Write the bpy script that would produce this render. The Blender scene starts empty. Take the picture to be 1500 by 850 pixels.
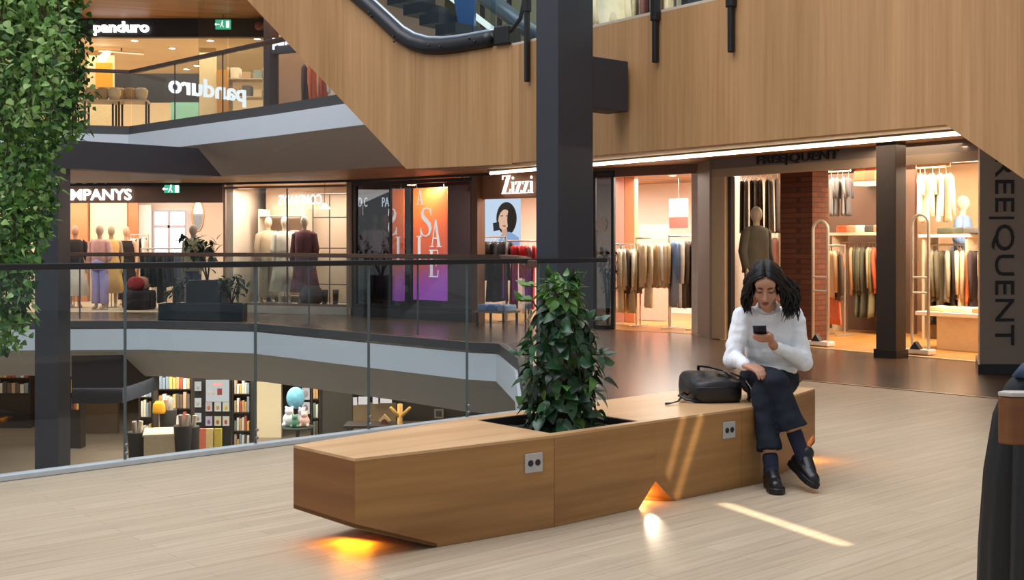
import bpy, bmesh, math, random
from math import sin, cos, pi, sqrt, radians, floor, atan2
from mathutils import Vector, Matrix, noise
from mathutils.geometry import tessellate_polygon
random.seed(11)
SC = bpy.context.scene
COL = SC.collection
F = 1700.0; CX = 750.0; HY = 360.0; H = 1.30      # focal length in pixels, horizon row, eye height
V = Vector

def P(u, v, d): return V(((u-CX)*d/F, d, H-(v-HY)*d/F))
def ZV(v, d): return H-(v-HY)*d/F
def XU(u, d): return (u-CX)*d/F
def on_line(u, p, t):
    """where the sight line of column u crosses the plan line p + s*t"""
    k = (u-CX)/F
    s = (k*p[1]-p[0])/(t[0]-k*t[1])
    return V((p[0]+s*t[0], p[1]+s*t[1]))

def lin(c):
    c = c.lstrip('#'); o = []
    for i in (0, 2, 4):
        x = int(c[i:i+2], 16)/255
        o.append(x/12.92 if x <= .04045 else ((x+.055)/1.055)**2.4)
    return (*o, 1)

# ---------------------------------------------------------------- materials
def new_mat(name):
    m = bpy.data.materials.new(name); m.use_nodes = True
    nt = m.node_tree; nt.nodes.clear()
    o = nt.nodes.new('ShaderNodeOutputMaterial')
    return m, nt, o
def N(nt, kind, **kw):
    n = nt.nodes.new(kind)
    for k, v in kw.items():
        if k in n.inputs: n.inputs[k].default_value = v
        else: setattr(n, k, v)
    return n
def mixc(nt, a, b, fac, mode='MIX'):
    n = nt.nodes.new('ShaderNodeMix'); n.data_type = 'RGBA'; n.blend_type = mode
    for s, x in ((n.inputs[0], fac), (n.inputs[6], a), (n.inputs[7], b)):
        if isinstance(x, bpy.types.NodeSocket): nt.links.new(x, s)
        else: s.default_value = x
    return n.outputs[2]
_M = {}
def mat(col, rough=.6, metal=0.0, var=.12, scale=14, bump=0, spec=.5, sheen=0):
    """plain coloured surface with a little mottling"""
    key = (col, rough, metal, var, scale, bump, spec, sheen)
    if key in _M: return _M[key]
    m, nt, o = new_mat('surface_'+col.lstrip('#')); L = nt.links
    b = N(nt, 'ShaderNodeBsdfPrincipled', Roughness=rough, Metallic=metal)
    b.inputs['Specular IOR Level'].default_value = spec
    if sheen: b.inputs['Sheen Weight'].default_value = sheen
    tc = N(nt, 'ShaderNodeTexCoord'); nz = N(nt, 'ShaderNodeTexNoise', Scale=scale, Detail=3.0)
    L.new(tc.outputs['Object'], nz.inputs['Vector'])
    c = lin(col); lo = tuple(x*(1-var) for x in c[:3])+(1,); hi = tuple(min(1, x*(1+var)) for x in c[:3])+(1,)
    L.new(mixc(nt, lo, hi, nz.outputs['Fac']), b.inputs['Base Color'])
    if bump:
        bp = N(nt, 'ShaderNodeBump', Strength=bump, Distance=.01)
        L.new(nz.outputs['Fac'], bp.inputs['Height']); L.new(bp.outputs[0], b.inputs['Normal'])
    L.new(b.outputs[0], o.inputs[0]); _M[key] = m
    return m
def emat(col, strength):  # emission for lamps and signs; also brightens paper goods that are no lamps
    key = ('e', col, strength)
    if key in _M: return _M[key]
    m, nt, o = new_mat('lamp_'+col.lstrip('#'))
    e = N(nt, 'ShaderNodeEmission', Color=lin(col), Strength=strength)
    nt.links.new(e.outputs[0], o.inputs[0]); _M[key] = m
    return m
def glass(tint='#e4ecee', refl=1.0, key='g', rough=0.0, base=.0):
    k = ('glass', tint, refl, rough, base)
    if k in _M: return _M[k]
    m, nt, o = new_mat('glass_pane'); L = nt.links
    t = N(nt, 'ShaderNodeBsdfTransparent', Color=lin(tint)); g = N(nt, 'ShaderNodeBsdfGlossy', Roughness=rough)
    g.inputs['Color'].default_value = (1, 1, 1, 1)
    fr = N(nt, 'ShaderNodeFresnel', IOR=1.45)
    mu = N(nt, 'ShaderNodeMath', operation='MULTIPLY_ADD'); mu.inputs[1].default_value = refl; mu.inputs[2].default_value = base
    L.new(fr.outputs[0], mu.inputs[0])
    ge = N(nt, 'ShaderNodeNewGeometry'); iv = N(nt, 'ShaderNodeMath', operation='SUBTRACT'); iv.inputs[0].default_value = 1; L.new(ge.outputs['Backfacing'], iv.inputs[1])
    m2 = N(nt, 'ShaderNodeMath', operation='MULTIPLY'); L.new(mu.outputs[0], m2.inputs[0]); L.new(iv.outputs[0], m2.inputs[1])
    mx = N(nt, 'ShaderNodeMixShader'); L.new(m2.outputs[0], mx.inputs[0]); L.new(t.outputs[0], mx.inputs[1]); L.new(g.outputs[0], mx.inputs[2])
    L.new(mx.outputs[0], o.inputs[0]); _M[k] = m
    return m
def wood(c1, c2, ang=0, grain='x', fine=1.0, rough=.5, panel=0, panelvar=.10, spec=.4, seams=False):
    """wood veneer; ang turns the grain about z, grain x = horizontal, z = upright"""
    k = ('w', c1, c2, round(ang, 3), grain, fine, rough, panel, panelvar, seams)
    if k in _M: return _M[k]
    m, nt, o = new_mat('wood_veneer'); L = nt.links
    b = N(nt, 'ShaderNodeBsdfPrincipled', Roughness=rough); b.inputs['Specular IOR Level'].default_value = spec
    tc = N(nt, 'ShaderNodeTexCoord')
    r = N(nt, 'ShaderNodeMapping'); r.inputs['Rotation'].default_value = (0, 0, -ang); L.new(tc.outputs['Object'], r.inputs['Vector'])
    mp = N(nt, 'ShaderNodeMapping')
    mp.inputs['Scale'].default_value = {'x': (1.2*fine, 30*fine, 30*fine), 'z': (34*fine, 34*fine, .8*fine)}[grain]
    L.new(r.outputs[0], mp.inputs['Vector'])
    n1 = N(nt, 'ShaderNodeTexNoise', Scale=1.0, Detail=5.0, Roughness=.6); L.new(mp.outputs[0], n1.inputs['Vector'])
    mp2 = N(nt, 'ShaderNodeMapping')
    mp2.inputs['Scale'].default_value = {'x': (.5, 5, 5), 'z': (5, 5, .35)}[grain]
    L.new(r.outputs[0], mp2.inputs['Vector'])
    n2 = N(nt, 'ShaderNodeTexNoise', Scale=1.0, Detail=3.0); L.new(mp2.outputs[0], n2.inputs['Vector'])
    ad = N(nt, 'ShaderNodeMath', operation='ADD'); L.new(n1.outputs['Fac'], ad.inputs[0]); L.new(n2.outputs['Fac'], ad.inputs[1])
    rp = N(nt, 'ShaderNodeMapRange'); rp.inputs[1].default_value = .7; rp.inputs[2].default_value = 1.3; L.new(ad.outputs[0], rp.inputs[0])
    c = mixc(nt, lin(c1), lin(c2), rp.outputs[0])
    if panel:
        sx = N(nt, 'ShaderNodeSeparateXYZ'); L.new(r.outputs[0], sx.inputs[0])
        dv = N(nt, 'ShaderNodeMath', operation='DIVIDE'); dv.inputs[1].default_value = panel; L.new(sx.outputs[0], dv.inputs[0])
        fl = N(nt, 'ShaderNodeMath', operation='FLOOR'); L.new(dv.outputs[0], fl.inputs[0])
        wn = N(nt, 'ShaderNodeTexWhiteNoise', noise_dimensions='1D'); L.new(fl.outputs[0], wn.inputs['W'])
        mr = N(nt, 'ShaderNodeMapRange'); mr.inputs[3].default_value = 1-panelvar; mr.inputs[4].default_value = 1+panelvar*.6
        L.new(wn.outputs['Value'], mr.inputs[0])
        sc = N(nt, 'ShaderNodeVectorMath', operation='SCALE'); L.new(c, sc.inputs[0]); L.new(mr.outputs[0], sc.inputs['Scale'])
        c = sc.outputs[0]
    L.new(c, b.inputs['Base Color']); L.new(b.outputs[0], o.inputs[0]); _M[k] = m
    return m
def planks(c1, c2, ang, w=.16, l=1.3, rough=.4, spec=.5, mortar='#6f655a', name='floor_planks', streak=.5, rvar=.1):
    m, nt, o = new_mat(name); L = nt.links
    b = N(nt, 'ShaderNodeBsdfPrincipled', Roughness=rough); b.inputs['Specular IOR Level'].default_value = spec
    tc = N(nt, 'ShaderNodeTexCoord')
    r = N(nt, 'ShaderNodeMapping'); r.inputs['Rotation'].default_value = (0, 0, -ang); L.new(tc.outputs['Object'], r.inputs['Vector'])
    br = N(nt, 'ShaderNodeTexBrick', Scale=1.0); br.offset = .37
    br.inputs['Color1'].default_value = lin(c1); br.inputs['Color2'].default_value = lin(c2); br.inputs['Mortar'].default_value = lin(mortar)
    br.inputs['Mortar Size'].default_value = .0025; br.inputs['Brick Width'].default_value = l; br.inputs['Row Height'].default_value = w
    L.new(r.outputs[0], br.inputs['Vector'])
    mp = N(nt, 'ShaderNodeMapping'); mp.inputs['Scale'].default_value = (1.6, 38, 1); L.new(r.outputs[0], mp.inputs['Vector'])
    n1 = N(nt, 'ShaderNodeTexNoise', Scale=1.0, Detail=6.0, Roughness=.65); L.new(mp.outputs[0], n1.inputs['Vector'])
    mr = N(nt, 'ShaderNodeMapRange'); mr.inputs[1].default_value = .3; mr.inputs[2].default_value = .7
    mr.inputs[3].default_value = 1-streak*.35; mr.inputs[4].default_value = 1+streak*.2; L.new(n1.outputs['Fac'], mr.inputs[0])
    sc = N(nt, 'ShaderNodeVectorMath', operation='SCALE'); L.new(br.outputs['Color'], sc.inputs[0]); L.new(mr.outputs[0], sc.inputs['Scale'])
    L.new(sc.outputs[0], b.inputs['Base Color'])
    m2 = N(nt, 'ShaderNodeMapRange'); m2.inputs[3].default_value = rough-rvar; m2.inputs[4].default_value = rough+rvar; L.new(n1.outputs['Fac'], m2.inputs[0])
    L.new(m2.outputs[0], b.inputs['Roughness']); L.new(b.outputs[0], o.inputs[0])
    return m
def bricks(c1, c2, mortar, ang=0, name='brickwork'):
    m, nt, o = new_mat(name); L = nt.links
    b = N(nt, 'ShaderNodeBsdfPrincipled', Roughness=.85)
    tc = N(nt, 'ShaderNodeTexCoord')
    sx = N(nt, 'ShaderNodeSeparateXYZ'); L.new(tc.outputs['Object'], sx.inputs[0])
    ad = N(nt, 'ShaderNodeMath', operation='ADD'); L.new(sx.outputs[0], ad.inputs[0]); L.new(sx.outputs[1], ad.inputs[1])
    cb = N(nt, 'ShaderNodeCombineXYZ'); L.new(ad.outputs[0], cb.inputs[0]); L.new(sx.outputs[2], cb.inputs[1])
    br = N(nt, 'ShaderNodeTexBrick', Scale=1.0)
    br.inputs['Color1'].default_value = lin(c1); br.inputs['Color2'].default_value = lin(c2); br.inputs['Mortar'].default_value = lin(mortar)
    br.inputs['Mortar Size'].default_value = .008; br.inputs['Brick Width'].default_value = .22; br.inputs['Row Height'].default_value = .07
    L.new(cb.outputs[0], br.inputs['Vector'])
    L.new(br.outputs['Color'], b.inputs['Base Color']); L.new(b.outputs[0], o.inputs[0])
    return m
def gradient_mat(stops, axis, z0, z1, rough=.5, emit=0, diag=0.0):
    """printed colour ramp along an object axis (a poster's own print)"""
    m, nt, o = new_mat('printed_gradient'); L = nt.links
    tc = N(nt, 'ShaderNodeTexCoord'); sx = N(nt, 'ShaderNodeSeparateXYZ'); L.new(tc.outputs['Object'], sx.inputs[0])
    ma = N(nt, 'ShaderNodeMath', operation='MULTIPLY_ADD'); ma.inputs[1].default_value = diag
    L.new(sx.outputs[0], ma.inputs[0]); L.new(sx.outputs[axis], ma.inputs[2])
    mr = N(nt, 'ShaderNodeMapRange'); mr.inputs[1].default_value = z0; mr.inputs[2].default_value = z1; L.new(ma.outputs[0], mr.inputs[0])
    cr = N(nt, 'ShaderNodeValToRGB'); el = cr.color_ramp.elements
    while len(el) > 1: el.remove(el[-1])
    el[0].position = stops[0][0]; el[0].color = lin(stops[0][1])
    for p, c in stops[1:]:
        e = el.new(p); e.color = lin(c)
    L.new(mr.outputs[0], cr.inputs[0])
    b = N(nt, 'ShaderNodeBsdfPrincipled', Roughness=rough); L.new(cr.outputs[0], b.inputs['Base Color'])
    if emit:
        L.new(cr.outputs[0], b.inputs['Emission Color']); b.inputs['Emission Strength'].default_value = emit
    L.new(b.outputs[0], o.inputs[0])
    return m

# ---------------------------------------------------------------- mesh collecting
class MB:
    def __init__(s): s.v = []; s.f = []; s.mi = []; s.cur = 0
    def add(s, vs, fs):
        b = len(s.v); s.v += [V(x) for x in vs]
        for f in fs: s.f.append(tuple(b+i for i in f)); s.mi.append(s.cur)
        return s
    def box(s, c, size, rz=0, M=None):
        x, y, z = [k/2 for k in size]; R = Matrix.Rotation(rz, 3, 'Z') if M is None else M
        vs = [V(c)+R @ V((a*x, b*y, d*z)) for d in (-1, 1) for a, b in ((-1, -1), (1, -1), (1, 1), (-1, 1))]
        return s.add(vs, [(3, 2, 1, 0), (4, 5, 6, 7), (0, 1, 5, 4), (1, 2, 6, 5), (2, 3, 7, 6), (3, 0, 4, 7)])
    def prism(s, poly, z0, z1, holes=()):
        polys = [list(poly)]+[list(h) for h in holes]
        flat = [p for q in polys for p in q]; n = len(flat)
        tr = tessellate_polygon([[V((p[0], p[1], 0)) for p in q] for q in polys])
        vs = [V((p[0], p[1], z0)) for p in flat]+[V((p[0], p[1], z1)) for p in flat]
        fs = []
        for t in tr:
            a, b, c = [V((*flat[i][:2], 0)) for i in t]
            t = tuple(t) if (b-a).cross(c-a).z > 0 else tuple(reversed(t))
            fs.append(tuple(i+n for i in t)); fs.append(tuple(reversed(t)))
        o = 0
        for q in polys:
            for i in range(len(q)):
                j = (i+1) % len(q); fs.append((o+i, o+j, o+j+n, o+i+n))
            o += len(q)
        return s.add(vs, fs)
    def wall(s, p0, p1, z0, z1, th=.1):
        """upright board from p0 to p1; thickness to the left of the direction"""
        d = (V(p1[:2])-V(p0[:2])).normalized(); n = V((-d.y, d.x))*th
        return s.prism([V(p0[:2]), V(p1[:2]), V(p1[:2])+n, V(p0[:2])+n], z0, z1)
    def vpoly(s, pts, ex):
        pts = [V(p) for p in pts]; ex = V(ex); n = len(pts)
        nrm = V((0, 0, 0))
        for i in range(n): nrm += pts[i].cross(pts[(i+1) % n])
        nrm.normalize()
        a = nrm.orthogonal().normalized(); b = nrm.cross(a)
        tr = tessellate_polygon([[V((p.dot(a), p.dot(b), 0)) for p in pts]])
        fs = []
        for t in tr:
            fs.append(tuple(t)); fs.append(tuple(i+n for i in reversed(t)))
        for i in range(n):
            j = (i+1) % n; fs.append((i, i+n, j+n, j))
        return s.add(pts+[p+ex for p in pts], fs)
    def tube(s, pts, r, seg=8, caps=True, flat=1.0, up=None):
        pts = [V(p) for p in pts]; n = len(pts)
        rr = r if isinstance(r, (list, tuple)) else [r]*n
        vs = []; fs = []; px = None
        for i, p in enumerate(pts):
            t = (pts[min(i+1, n-1)]-pts[max(i-1, 0)]).normalized()
            if px is None:
                px = (V(up) if up else (V((0, 0, 1)) if abs(t.z) < .9 else V((1, 0, 0))))
            x = (px-t*px.dot(t)); x = x.normalized() if x.length > 1e-6 else t.orthogonal().normalized()
            px = x; y = t.cross(x)
            for k in range(seg):
                a = 2*pi*k/seg; vs.append(p+x*cos(a)*rr[i]*flat+y*sin(a)*rr[i])
        for i in range(n-1):
            for k in range(seg):
                k2 = (k+1) % seg; fs.append((i*seg+k, i*seg+k2, (i+1)*seg+k2, (i+1)*seg+k))
        if caps:
            fs.append(tuple(reversed(range(seg)))); fs.append(tuple(range((n-1)*seg, n*seg)))
        return s.add(vs, fs)
    def loft(s, rings, caps=True):
        n = len(rings[0]); vs = [p for r in rings for p in r]; fs = []
        for i in range(len(rings)-1):
            for k in range(n):
                k2 = (k+1) % n; fs.append((i*n+k, i*n+k2, (i+1)*n+k2, (i+1)*n+k))
        if caps:
            fs.append(tuple(reversed(range(n)))); fs.append(tuple(range((len(rings)-1)*n, len(rings)*n)))
        return s.add(vs, fs)
    def lathe(s, prof, c=(0, 0, 0), seg=16, caps=True):
        rings = [[V(c)+V((r*cos(2*pi*k/seg), r*sin(2*pi*k/seg), z)) for k in range(seg)] for r, z in prof]
        return s.loft(rings, caps)
    def ell(s, c, r, seg=16, rings=10, M=None):
        if not isinstance(r, (list, tuple)): r = (r, r, r)
        M = M or Matrix.Identity(3); vs = []; fs = []
        for i in range(1, rings):
            a = pi*i/rings
            for k in range(seg):
                b = 2*pi*k/seg; vs.append(V(c)+M @ V((r[0]*sin(a)*cos(b), r[1]*sin(a)*sin(b), r[2]*cos(a))))
        top = len(vs); vs.append(V(c)+M @ V((0, 0, r[2]))); vs.append(V(c)+M @ V((0, 0, -r[2])))
        for i in range(rings-2):
            for k in range(seg):
                k2 = (k+1) % seg; fs.append((i*seg+k, (i+1)*seg+k, (i+1)*seg+k2, i*seg+k2))
        for k in range(seg):
            k2 = (k+1) % seg; fs.append((top, k, k2)); fs.append((top+1, (rings-2)*seg+k2, (rings-2)*seg+k))
        return s.add(vs, fs)
    def cap(s, p0, p1, r0, r1, seg=14):
        """tapered capsule"""
        p0 = V(p0); p1 = V(p1); t = (p1-p0); L = t.length
        if L < 1e-6: return s.ell(p0, r0)
        t /= L; x = t.orthogonal().normalized(); y = t.cross(x); rings = []
        for i in range(5):
            a = -pi/2+.06+(pi/2-.06)*i/4; rings.append((p0+t*r0*sin(a), r0*cos(a)))
        for i in range(5):
            a = (pi/2-.06)*i/4; rings.append((p1+t*r1*sin(a), r1*cos(a)))
        return s.loft([[c+x*cos(2*pi*k/seg)*r+y*sin(2*pi*k/seg)*r for k in range(seg)] for c, r in rings])
    def mesh(s, name, org=None, smooth=False):
        me = bpy.data.meshes.new(name); o = V(org) if org is not None else V((0, 0, 0))
        me.from_pydata([p-o for p in s.v], [], s.f); me.update()
        if any(s.mi): me.polygons.foreach_set('material_index', s.mi)
        bm = bmesh.new(); bm.from_mesh(me); bmesh.ops.recalc_face_normals(bm, faces=bm.faces); bm.to_mesh(me); bm.free()
        if smooth: me.shade_smooth() if hasattr(me, 'shade_smooth') else me.polygons.foreach_set('use_smooth', [True]*len(me.polygons))
        return me
    def build(s, name, m, parent=None, org=None, smooth=False, bevel=0, bseg=2, kind=None):
        """link what was collected as ONE mesh object; org = world point the coordinates are taken from"""
        if org is None and parent is not None and parent.get('_w'): org = root_loc(parent)
        return link(name, s.mesh(name, org, smooth), m, parent, bevel, bseg, kind)
def root_loc(o):
    p = V((0, 0, 0))
    while o is not None: p += V(o.location); o = o.parent
    return p
def link(name, me, m, parent=None, bevel=0, bseg=2, kind=None):
    o = bpy.data.objects.new(name, me); COL.objects.link(o)
    if m is not None:
        ms = m if isinstance(m, (list, tuple)) else [m]
        if not me.materials:
            for x in ms: me.materials.append(x)
        else:
            for i, x in enumerate(ms): o.material_slots[i].link = 'OBJECT'; o.material_slots[i].material = x
    if parent is not None:
        o.parent = parent
        if parent.get('_w'): o['_w'] = 1
    if bevel:
        b = o.modifiers.new('edge', 'BEVEL'); b.width = bevel; b.segments = bseg; b.limit_method = 'ANGLE'; b.angle_limit = radians(40)
    if kind: o['kind'] = kind
    return o
def tag(o, label, cat, group=None, kind=None):
    o['label'] = label; o['category'] = cat
    if group: o['group'] = group
    if kind: o['kind'] = kind
    return o
def thing(name, label, cat, loc=(0, 0, 0), rz=0, group=None, world=False):
    """an Empty at the thing's base; world=True: its parts are given in world coordinates"""
    o = bpy.data.objects.new(name, None); COL.objects.link(o); o.empty_display_size = .1
    o.location = loc; o.rotation_euler = (0, 0, rz)
    if world: o['_w'] = 1
    return tag(o, label, cat, group)
def struct(name, mb, m, bevel=0, smooth=False, label=None, cat=None):
    o = mb.build(name, m, None, bevel=bevel, smooth=smooth); o['kind'] = 'structure'
    if label: tag(o, label, cat)
    return o
def dup(root, loc, rz=0, label=None, scale=None):
    """a copy of a thing with copies of its parts and sub-parts; mesh data is shared"""
    r = root.copy(); COL.objects.link(r); r.location = loc; r.rotation_euler = (0, 0, rz)
    if scale: r.scale = scale if isinstance(scale, (tuple, list)) else (scale,)*3
    if label: r['label'] = label
    for ch in list(root.children):
        c = ch.copy(); COL.objects.link(c); c.parent = r
        for g in list(ch.children):
            d = g.copy(); COL.objects.link(d); d.parent = c
    return r
def evalmesh(ob):
    dg = bpy.context.evaluated_depsgraph_get()
    return bpy.data.meshes.new_from_object(ob.evaluated_get(dg))
def remesh(mb, voxel, iters=4, factor=.5, org=None, disp=None):
    """one continuous skin over overlapping closed shapes"""
    me = mb.mesh('skin', org); ob = bpy.data.objects.new('skin_source', me); COL.objects.link(ob)
    r = ob.modifiers.new('r', 'REMESH'); r.mode = 'VOXEL'; r.voxel_size = voxel; r.use_smooth_shade = True
    if iters: q = ob.modifiers.new('s', 'SMOOTH'); q.iterations = iters; q.factor = factor
    bpy.context.view_layer.update()
    out = evalmesh(ob); bpy.data.objects.remove(ob)
    if disp:
        out.update()
        nr = [v.normal.copy() for v in out.vertices]
        for v, n in zip(out.vertices, nr): v.co += n*disp(v.co)
        out.update()
    out.materials.clear()
    out.polygons.foreach_set('use_smooth', [True]*len(out.polygons))
    return out
def text_mb(txt, size, o, right, up=V((0, 0, 1)), depth=.02, mirror=False, bold=0, spacing=1.0, align='LEFT', widths=1.0):
    """lettering as solid letters: o = start point, right/up = writing directions"""
    cu = bpy.data.curves.new('letters', 'FONT'); cu.body = txt; cu.size = size; cu.extrude = depth/2; cu.offset = bold
    cu.space_character = spacing; cu.align_x = align; cu.resolution_u = 3
    ob = bpy.data.objects.new('letters_source', cu); COL.objects.link(ob); bpy.context.view_layer.update()
    me = evalmesh(ob); bpy.data.objects.remove(ob)
    right = V(right).normalized(); up = V(up); nrm = right.cross(up); sg = -1 if mirror else 1
    mb = MB()
    mb.add([V(o)+right*(v.co.x*sg*widths)+up*v.co.y+nrm*v.co.z for v in me.vertices], [tuple(p.vertices) for p in me.polygons])
    bpy.data.meshes.remove(me)
    return mb
ORD = ['first', 'second', 'third', 'fourth', 'fifth', 'sixth', 'seventh', 'eighth', 'ninth', 'tenth', 'eleventh', 'twelfth', 'thirteenth',
       'fourteenth', 'fifteenth', 'sixteenth', 'seventeenth', 'eighteenth', 'nineteenth', 'twentieth']

def light(name, kind, loc, energy, col='#ffffff', size=1, sizey=None, target=None, spread=None, spot=None, blend=.3):
    l = bpy.data.lights.new(name, kind); l.energy = energy; l.color = lin(col)[:3]
    if kind == 'AREA':
        l.shape = 'RECTANGLE'; l.size = size; l.size_y = sizey or size
        if spread: l.spread = spread
    elif kind in ('POINT', 'SPOT'): l.shadow_soft_size = size
    if kind == 'SPOT': l.spot_size = spot; l.spot_blend = blend
    o = bpy.data.objects.new(name, l); COL.objects.link(o); o.location = loc
    if target is not None: o.rotation_euler = (V(target)-V(loc)).to_track_quat('-Z', 'Y').to_euler()
    return o
# ================================================================ plan lines
RD = V((.755, .656)).normalized(); R0 = V((-2.826, 6.406)); RN = V((-RD.y, RD.x))   # near railing, RN points over the atrium
SD = V((.6, -.8)); SN = V((.8, .6))                                                 # direction of the right shop front, SN into the shop
W0 = V((1.06, 10.36))                                                               # wooden parapet line
def W(q, n=0): return W0+SD*q+SN*n
def on_plane(u, v, p, t):
    q = on_line(u, p, t); return P(u, v, q.y)

OAK1, OAK2 = '#a87b4c', '#c89a66'
m_clad = wood('#a67a4c', '#c19465', atan2(-.8, .6), 'z', 1.0, .55, .62, .10)
m_cladL = wood('#a67a4c', '#c19465', atan2(.626, -.78), 'z', 1.0, .55, .7, .08)
m_ceilwood = wood('#8f6440', '#b98d5f', .3, 'x', .5, .5, .5, .12)
m_steel = mat('#33343b', .5, 0, .05, 6)
m_fascia = mat('#dfe6ec', .55, 0, .03, 4)
m_soffit = mat('#b9b4ac', .7, 0, .04, 3)
m_kerb = mat('#4d4b4c', .55, 0, .06, 8)
m_black = mat('#121214', .45, 0, .1, 20)
m_dark = mat('#26252a', .5, 0, .1, 10)
m_brass = mat('#8e8b86', .35, .8, .05, 10)
m_floor = planks('#bdab91', '#b4a187', atan2(RD.y, RD.x), .095, 1.3, .50, .42, '#a3937d', 'oak_floor', .6)
m_floor2 = planks('#644c3a', '#523f31', atan2(SD.y, SD.x), .2, 1.6, .24, .6, '#2c211a', 'dark_floor', .5, .07)
m_floor3 = planks('#978878', '#8a7b6b', .2, .3, 2.0, .35, .5, '#4a4037', 'lower_floor', .4)
m_wallpale = mat('#d8c3ad', .8, 0, .04, 2)

# ---------------------------------------------------------------- floors
FAS = [V(p) for p in [(-16, 18.6), (-8.0, 18.4), (-5.8, 18.55), (-3.98, 17.9), (-2.02, 15.9), (-.525, 14.4), (-.167, 14.2), (.06, 12.35), (.1, 8.95)]]
NEAR = [R0+RD*(-9), R0+RD*3.876]
poly = [V((-9.6, -4)), V((13, -4)), V((13, 34)), V((-16, 34))]+FAS[:-1]+[V((.1, 8.95))]+[R0+RD*(-9)]
struct('floor', MB().prism(poly, -.34, 0), m_floor)
DARK = [V(p) for p in [(13, .95), (4.13, 9.82), (2.79, 11.16), (1.72, 8.3), (.80, 9.56), (.72, 9.9), (.14, 9.9), (.16, 12.3), (.02, 14.33), (-.45, 14.6), (-1.9, 16.1), (-3.9, 18.1), (-5.75, 18.8), (-8, 18.65), (-16, 18.8),
       (-16, 22.9), (-5.6, 22.5), (-2.97, 21.5), (-.5, 19.5), (2.65, 17.0), (2.8, 16.15), (5.2, 12.92), (13, 12.92)]]
struct('floor_entrance', MB().prism(DARK, .0005, .004), m_floor2)
FQ_floor = [V((2.8, 16.15)), V((5.2, 12.92)), V((5.2, 12.92))+SN*6, V((2.8, 16.15))+SN*6]
m_shopfloor = planks('#c08a4a', '#a87638', atan2(SN.y, SN.x), .14, 1.2, .35, .4, '#7b5327', 'shop_floor', .4)
struct('floor_shop', MB().prism(FQ_floor, .0005, .008), m_shopfloor)
struct('floor_shop_middle', MB().prism([V((-.6, 19.6)), V((2.65, 17.0)), V((5.2, 20.2)), V((2.0, 23.2)), V((-.62, 24.0))], .0005, .008), m_shopfloor)
struct('floor_shop_far', MB().prism([V((-16, 22.9)), V((-5.6, 22.5)), V((-5.6, 28)), V((-16, 28))], .0005, .008), mat('#cdb79c', .4, 0, .05, 3))
mb = MB(); mb.prism([V((5.15, 12.92)), V((5.19, 12.95)), V((2.9, 16.0)), V((2.86, 15.97))], .004, .012)
struct('trim_1', mb, mat('#d7bd8f', .4))
# light metal strip between the two floors
mb = MB(); mb.wall((2.79, 11.165), (4.13, 9.825), .003, .006, .03); mb.wall((4.13, 9.825), (9.0, 4.95), .003, .006, .03)
struct('trim_2', mb, mat('#c9b492', .3, .4))
struct('floor_lower', MB().prism([V((-22, 2)), V((10, 2)), V((10, 42)), V((-22, 42))], -3.6, -3.4), m_floor3)

# ---------------------------------------------------------------- slab edges round the atrium
def offset_poly(pts, dist):
    out = []
    for i, p in enumerate(pts):
        a = pts[max(i-1, 0)]; b = pts[min(i+1, len(pts)-1)]
        t = (b-a).normalized(); out.append(p+V((-t.y, t.x))*dist)
    return out
def band(pts, z0, z1, th):
    o = offset_poly(pts, th); mb = MB()
    for i in range(len(pts)-1): mb.prism([pts[i], pts[i+1], o[i+1], o[i]], z0, z1)
    return mb
struct('trim_3', band(FAS, -.36, -.03, -.03), m_fascia)
struct('trim_4', band(FAS, -.03, .10, .07), m_kerb)
INN = [V(p) for p in [(-16, 20), (-8.2, 19.9), (-5.95, 19.8), (-4.07, 19.0), (-1.69, 16.75), (-.64, 15.6), (.6, 14.9), (1.6, 12.5), (1.7, 9.0)]]
mb = MB()
for i in range(len(FAS)-1):
    a, b, c, d = FAS[i], FAS[i+1], INN[i+1], INN[i]
    mb.add([(*a, -.36), (*b, -.36), (*c, -.93), (*d, -.93), (*a, -.35), (*b, -.35), (*c, -.88), (*d, -.88)], [(0, 1, 2, 3), (7, 6, 5, 4), (0, 4, 5, 1), (1, 5, 6, 2), (2, 6, 7, 3), (3, 7, 4, 0)])
struct('ceiling_lower_edge', mb, m_soffit)
lowc = INN+[V((10, 8)), V((10, 42)), V((-22, 42)), V((-22, 20))]
struct('ceiling_lower', MB().prism(lowc, -.9, -.8), mat('#5f564c', .8))
# our own floor edge above the lower level
mb = MB(); mb.wall(NEAR[0], R0+RD*4.9, -.36, -.0, .03); struct('trim_5', mb, m_fascia)
struct('ceiling_lower_near', MB().prism([R0+RD*(-9), R0+RD*4.8, V((8, 4)), V((8, -4)), V((-9.6, -4))], -.6, -.36), m_soffit)

# upper level, left
FA2 = [V(p) for p in [(-16, 19.6), (-7.7, 20.1), (-6.73, 20.4), (-3.56, 17.3), (-2.32, 16.0), (-1.0, 14.62)]]
IN2 = [V(p) for p in [(-16, 22), (-9.0, 22), (-7.2, 21.9), (-5.0, 20.0), (-2.4, 18.1), (.5, 15.4)]]
struct('trim_6', band(FA2, 2.93, 3.25, -.03), m_fascia)
struct('trim_7', band(FA2, 3.25, 3.40, .07), m_kerb)
mb = MB()
for i in range(len(FA2)-1):
    a, b, c, d = FA2[i], FA2[i+1], IN2[i+1], IN2[i]
    mb.add([(*a, 2.93), (*b, 2.93), (*c, 2.5), (*d, 2.5), (*a, 2.96), (*b, 2.96), (*c, 2.56), (*d, 2.56)], [(0, 1, 2, 3), (7, 6, 5, 4), (0, 4, 5, 1), (1, 5, 6, 2), (2, 6, 7, 3), (3, 7, 4, 0)])
struct('ceiling_edge', mb, m_soffit)
up = FA2+[V((.6, 13.6)), W(-1.0, .8), V((-.1, 20)), V((-2, 34)), V((-16, 34))]
struct('floor_upper_left', MB().prism(up, 2.98, 3.25), mat('#b9a48a', .5))
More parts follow.
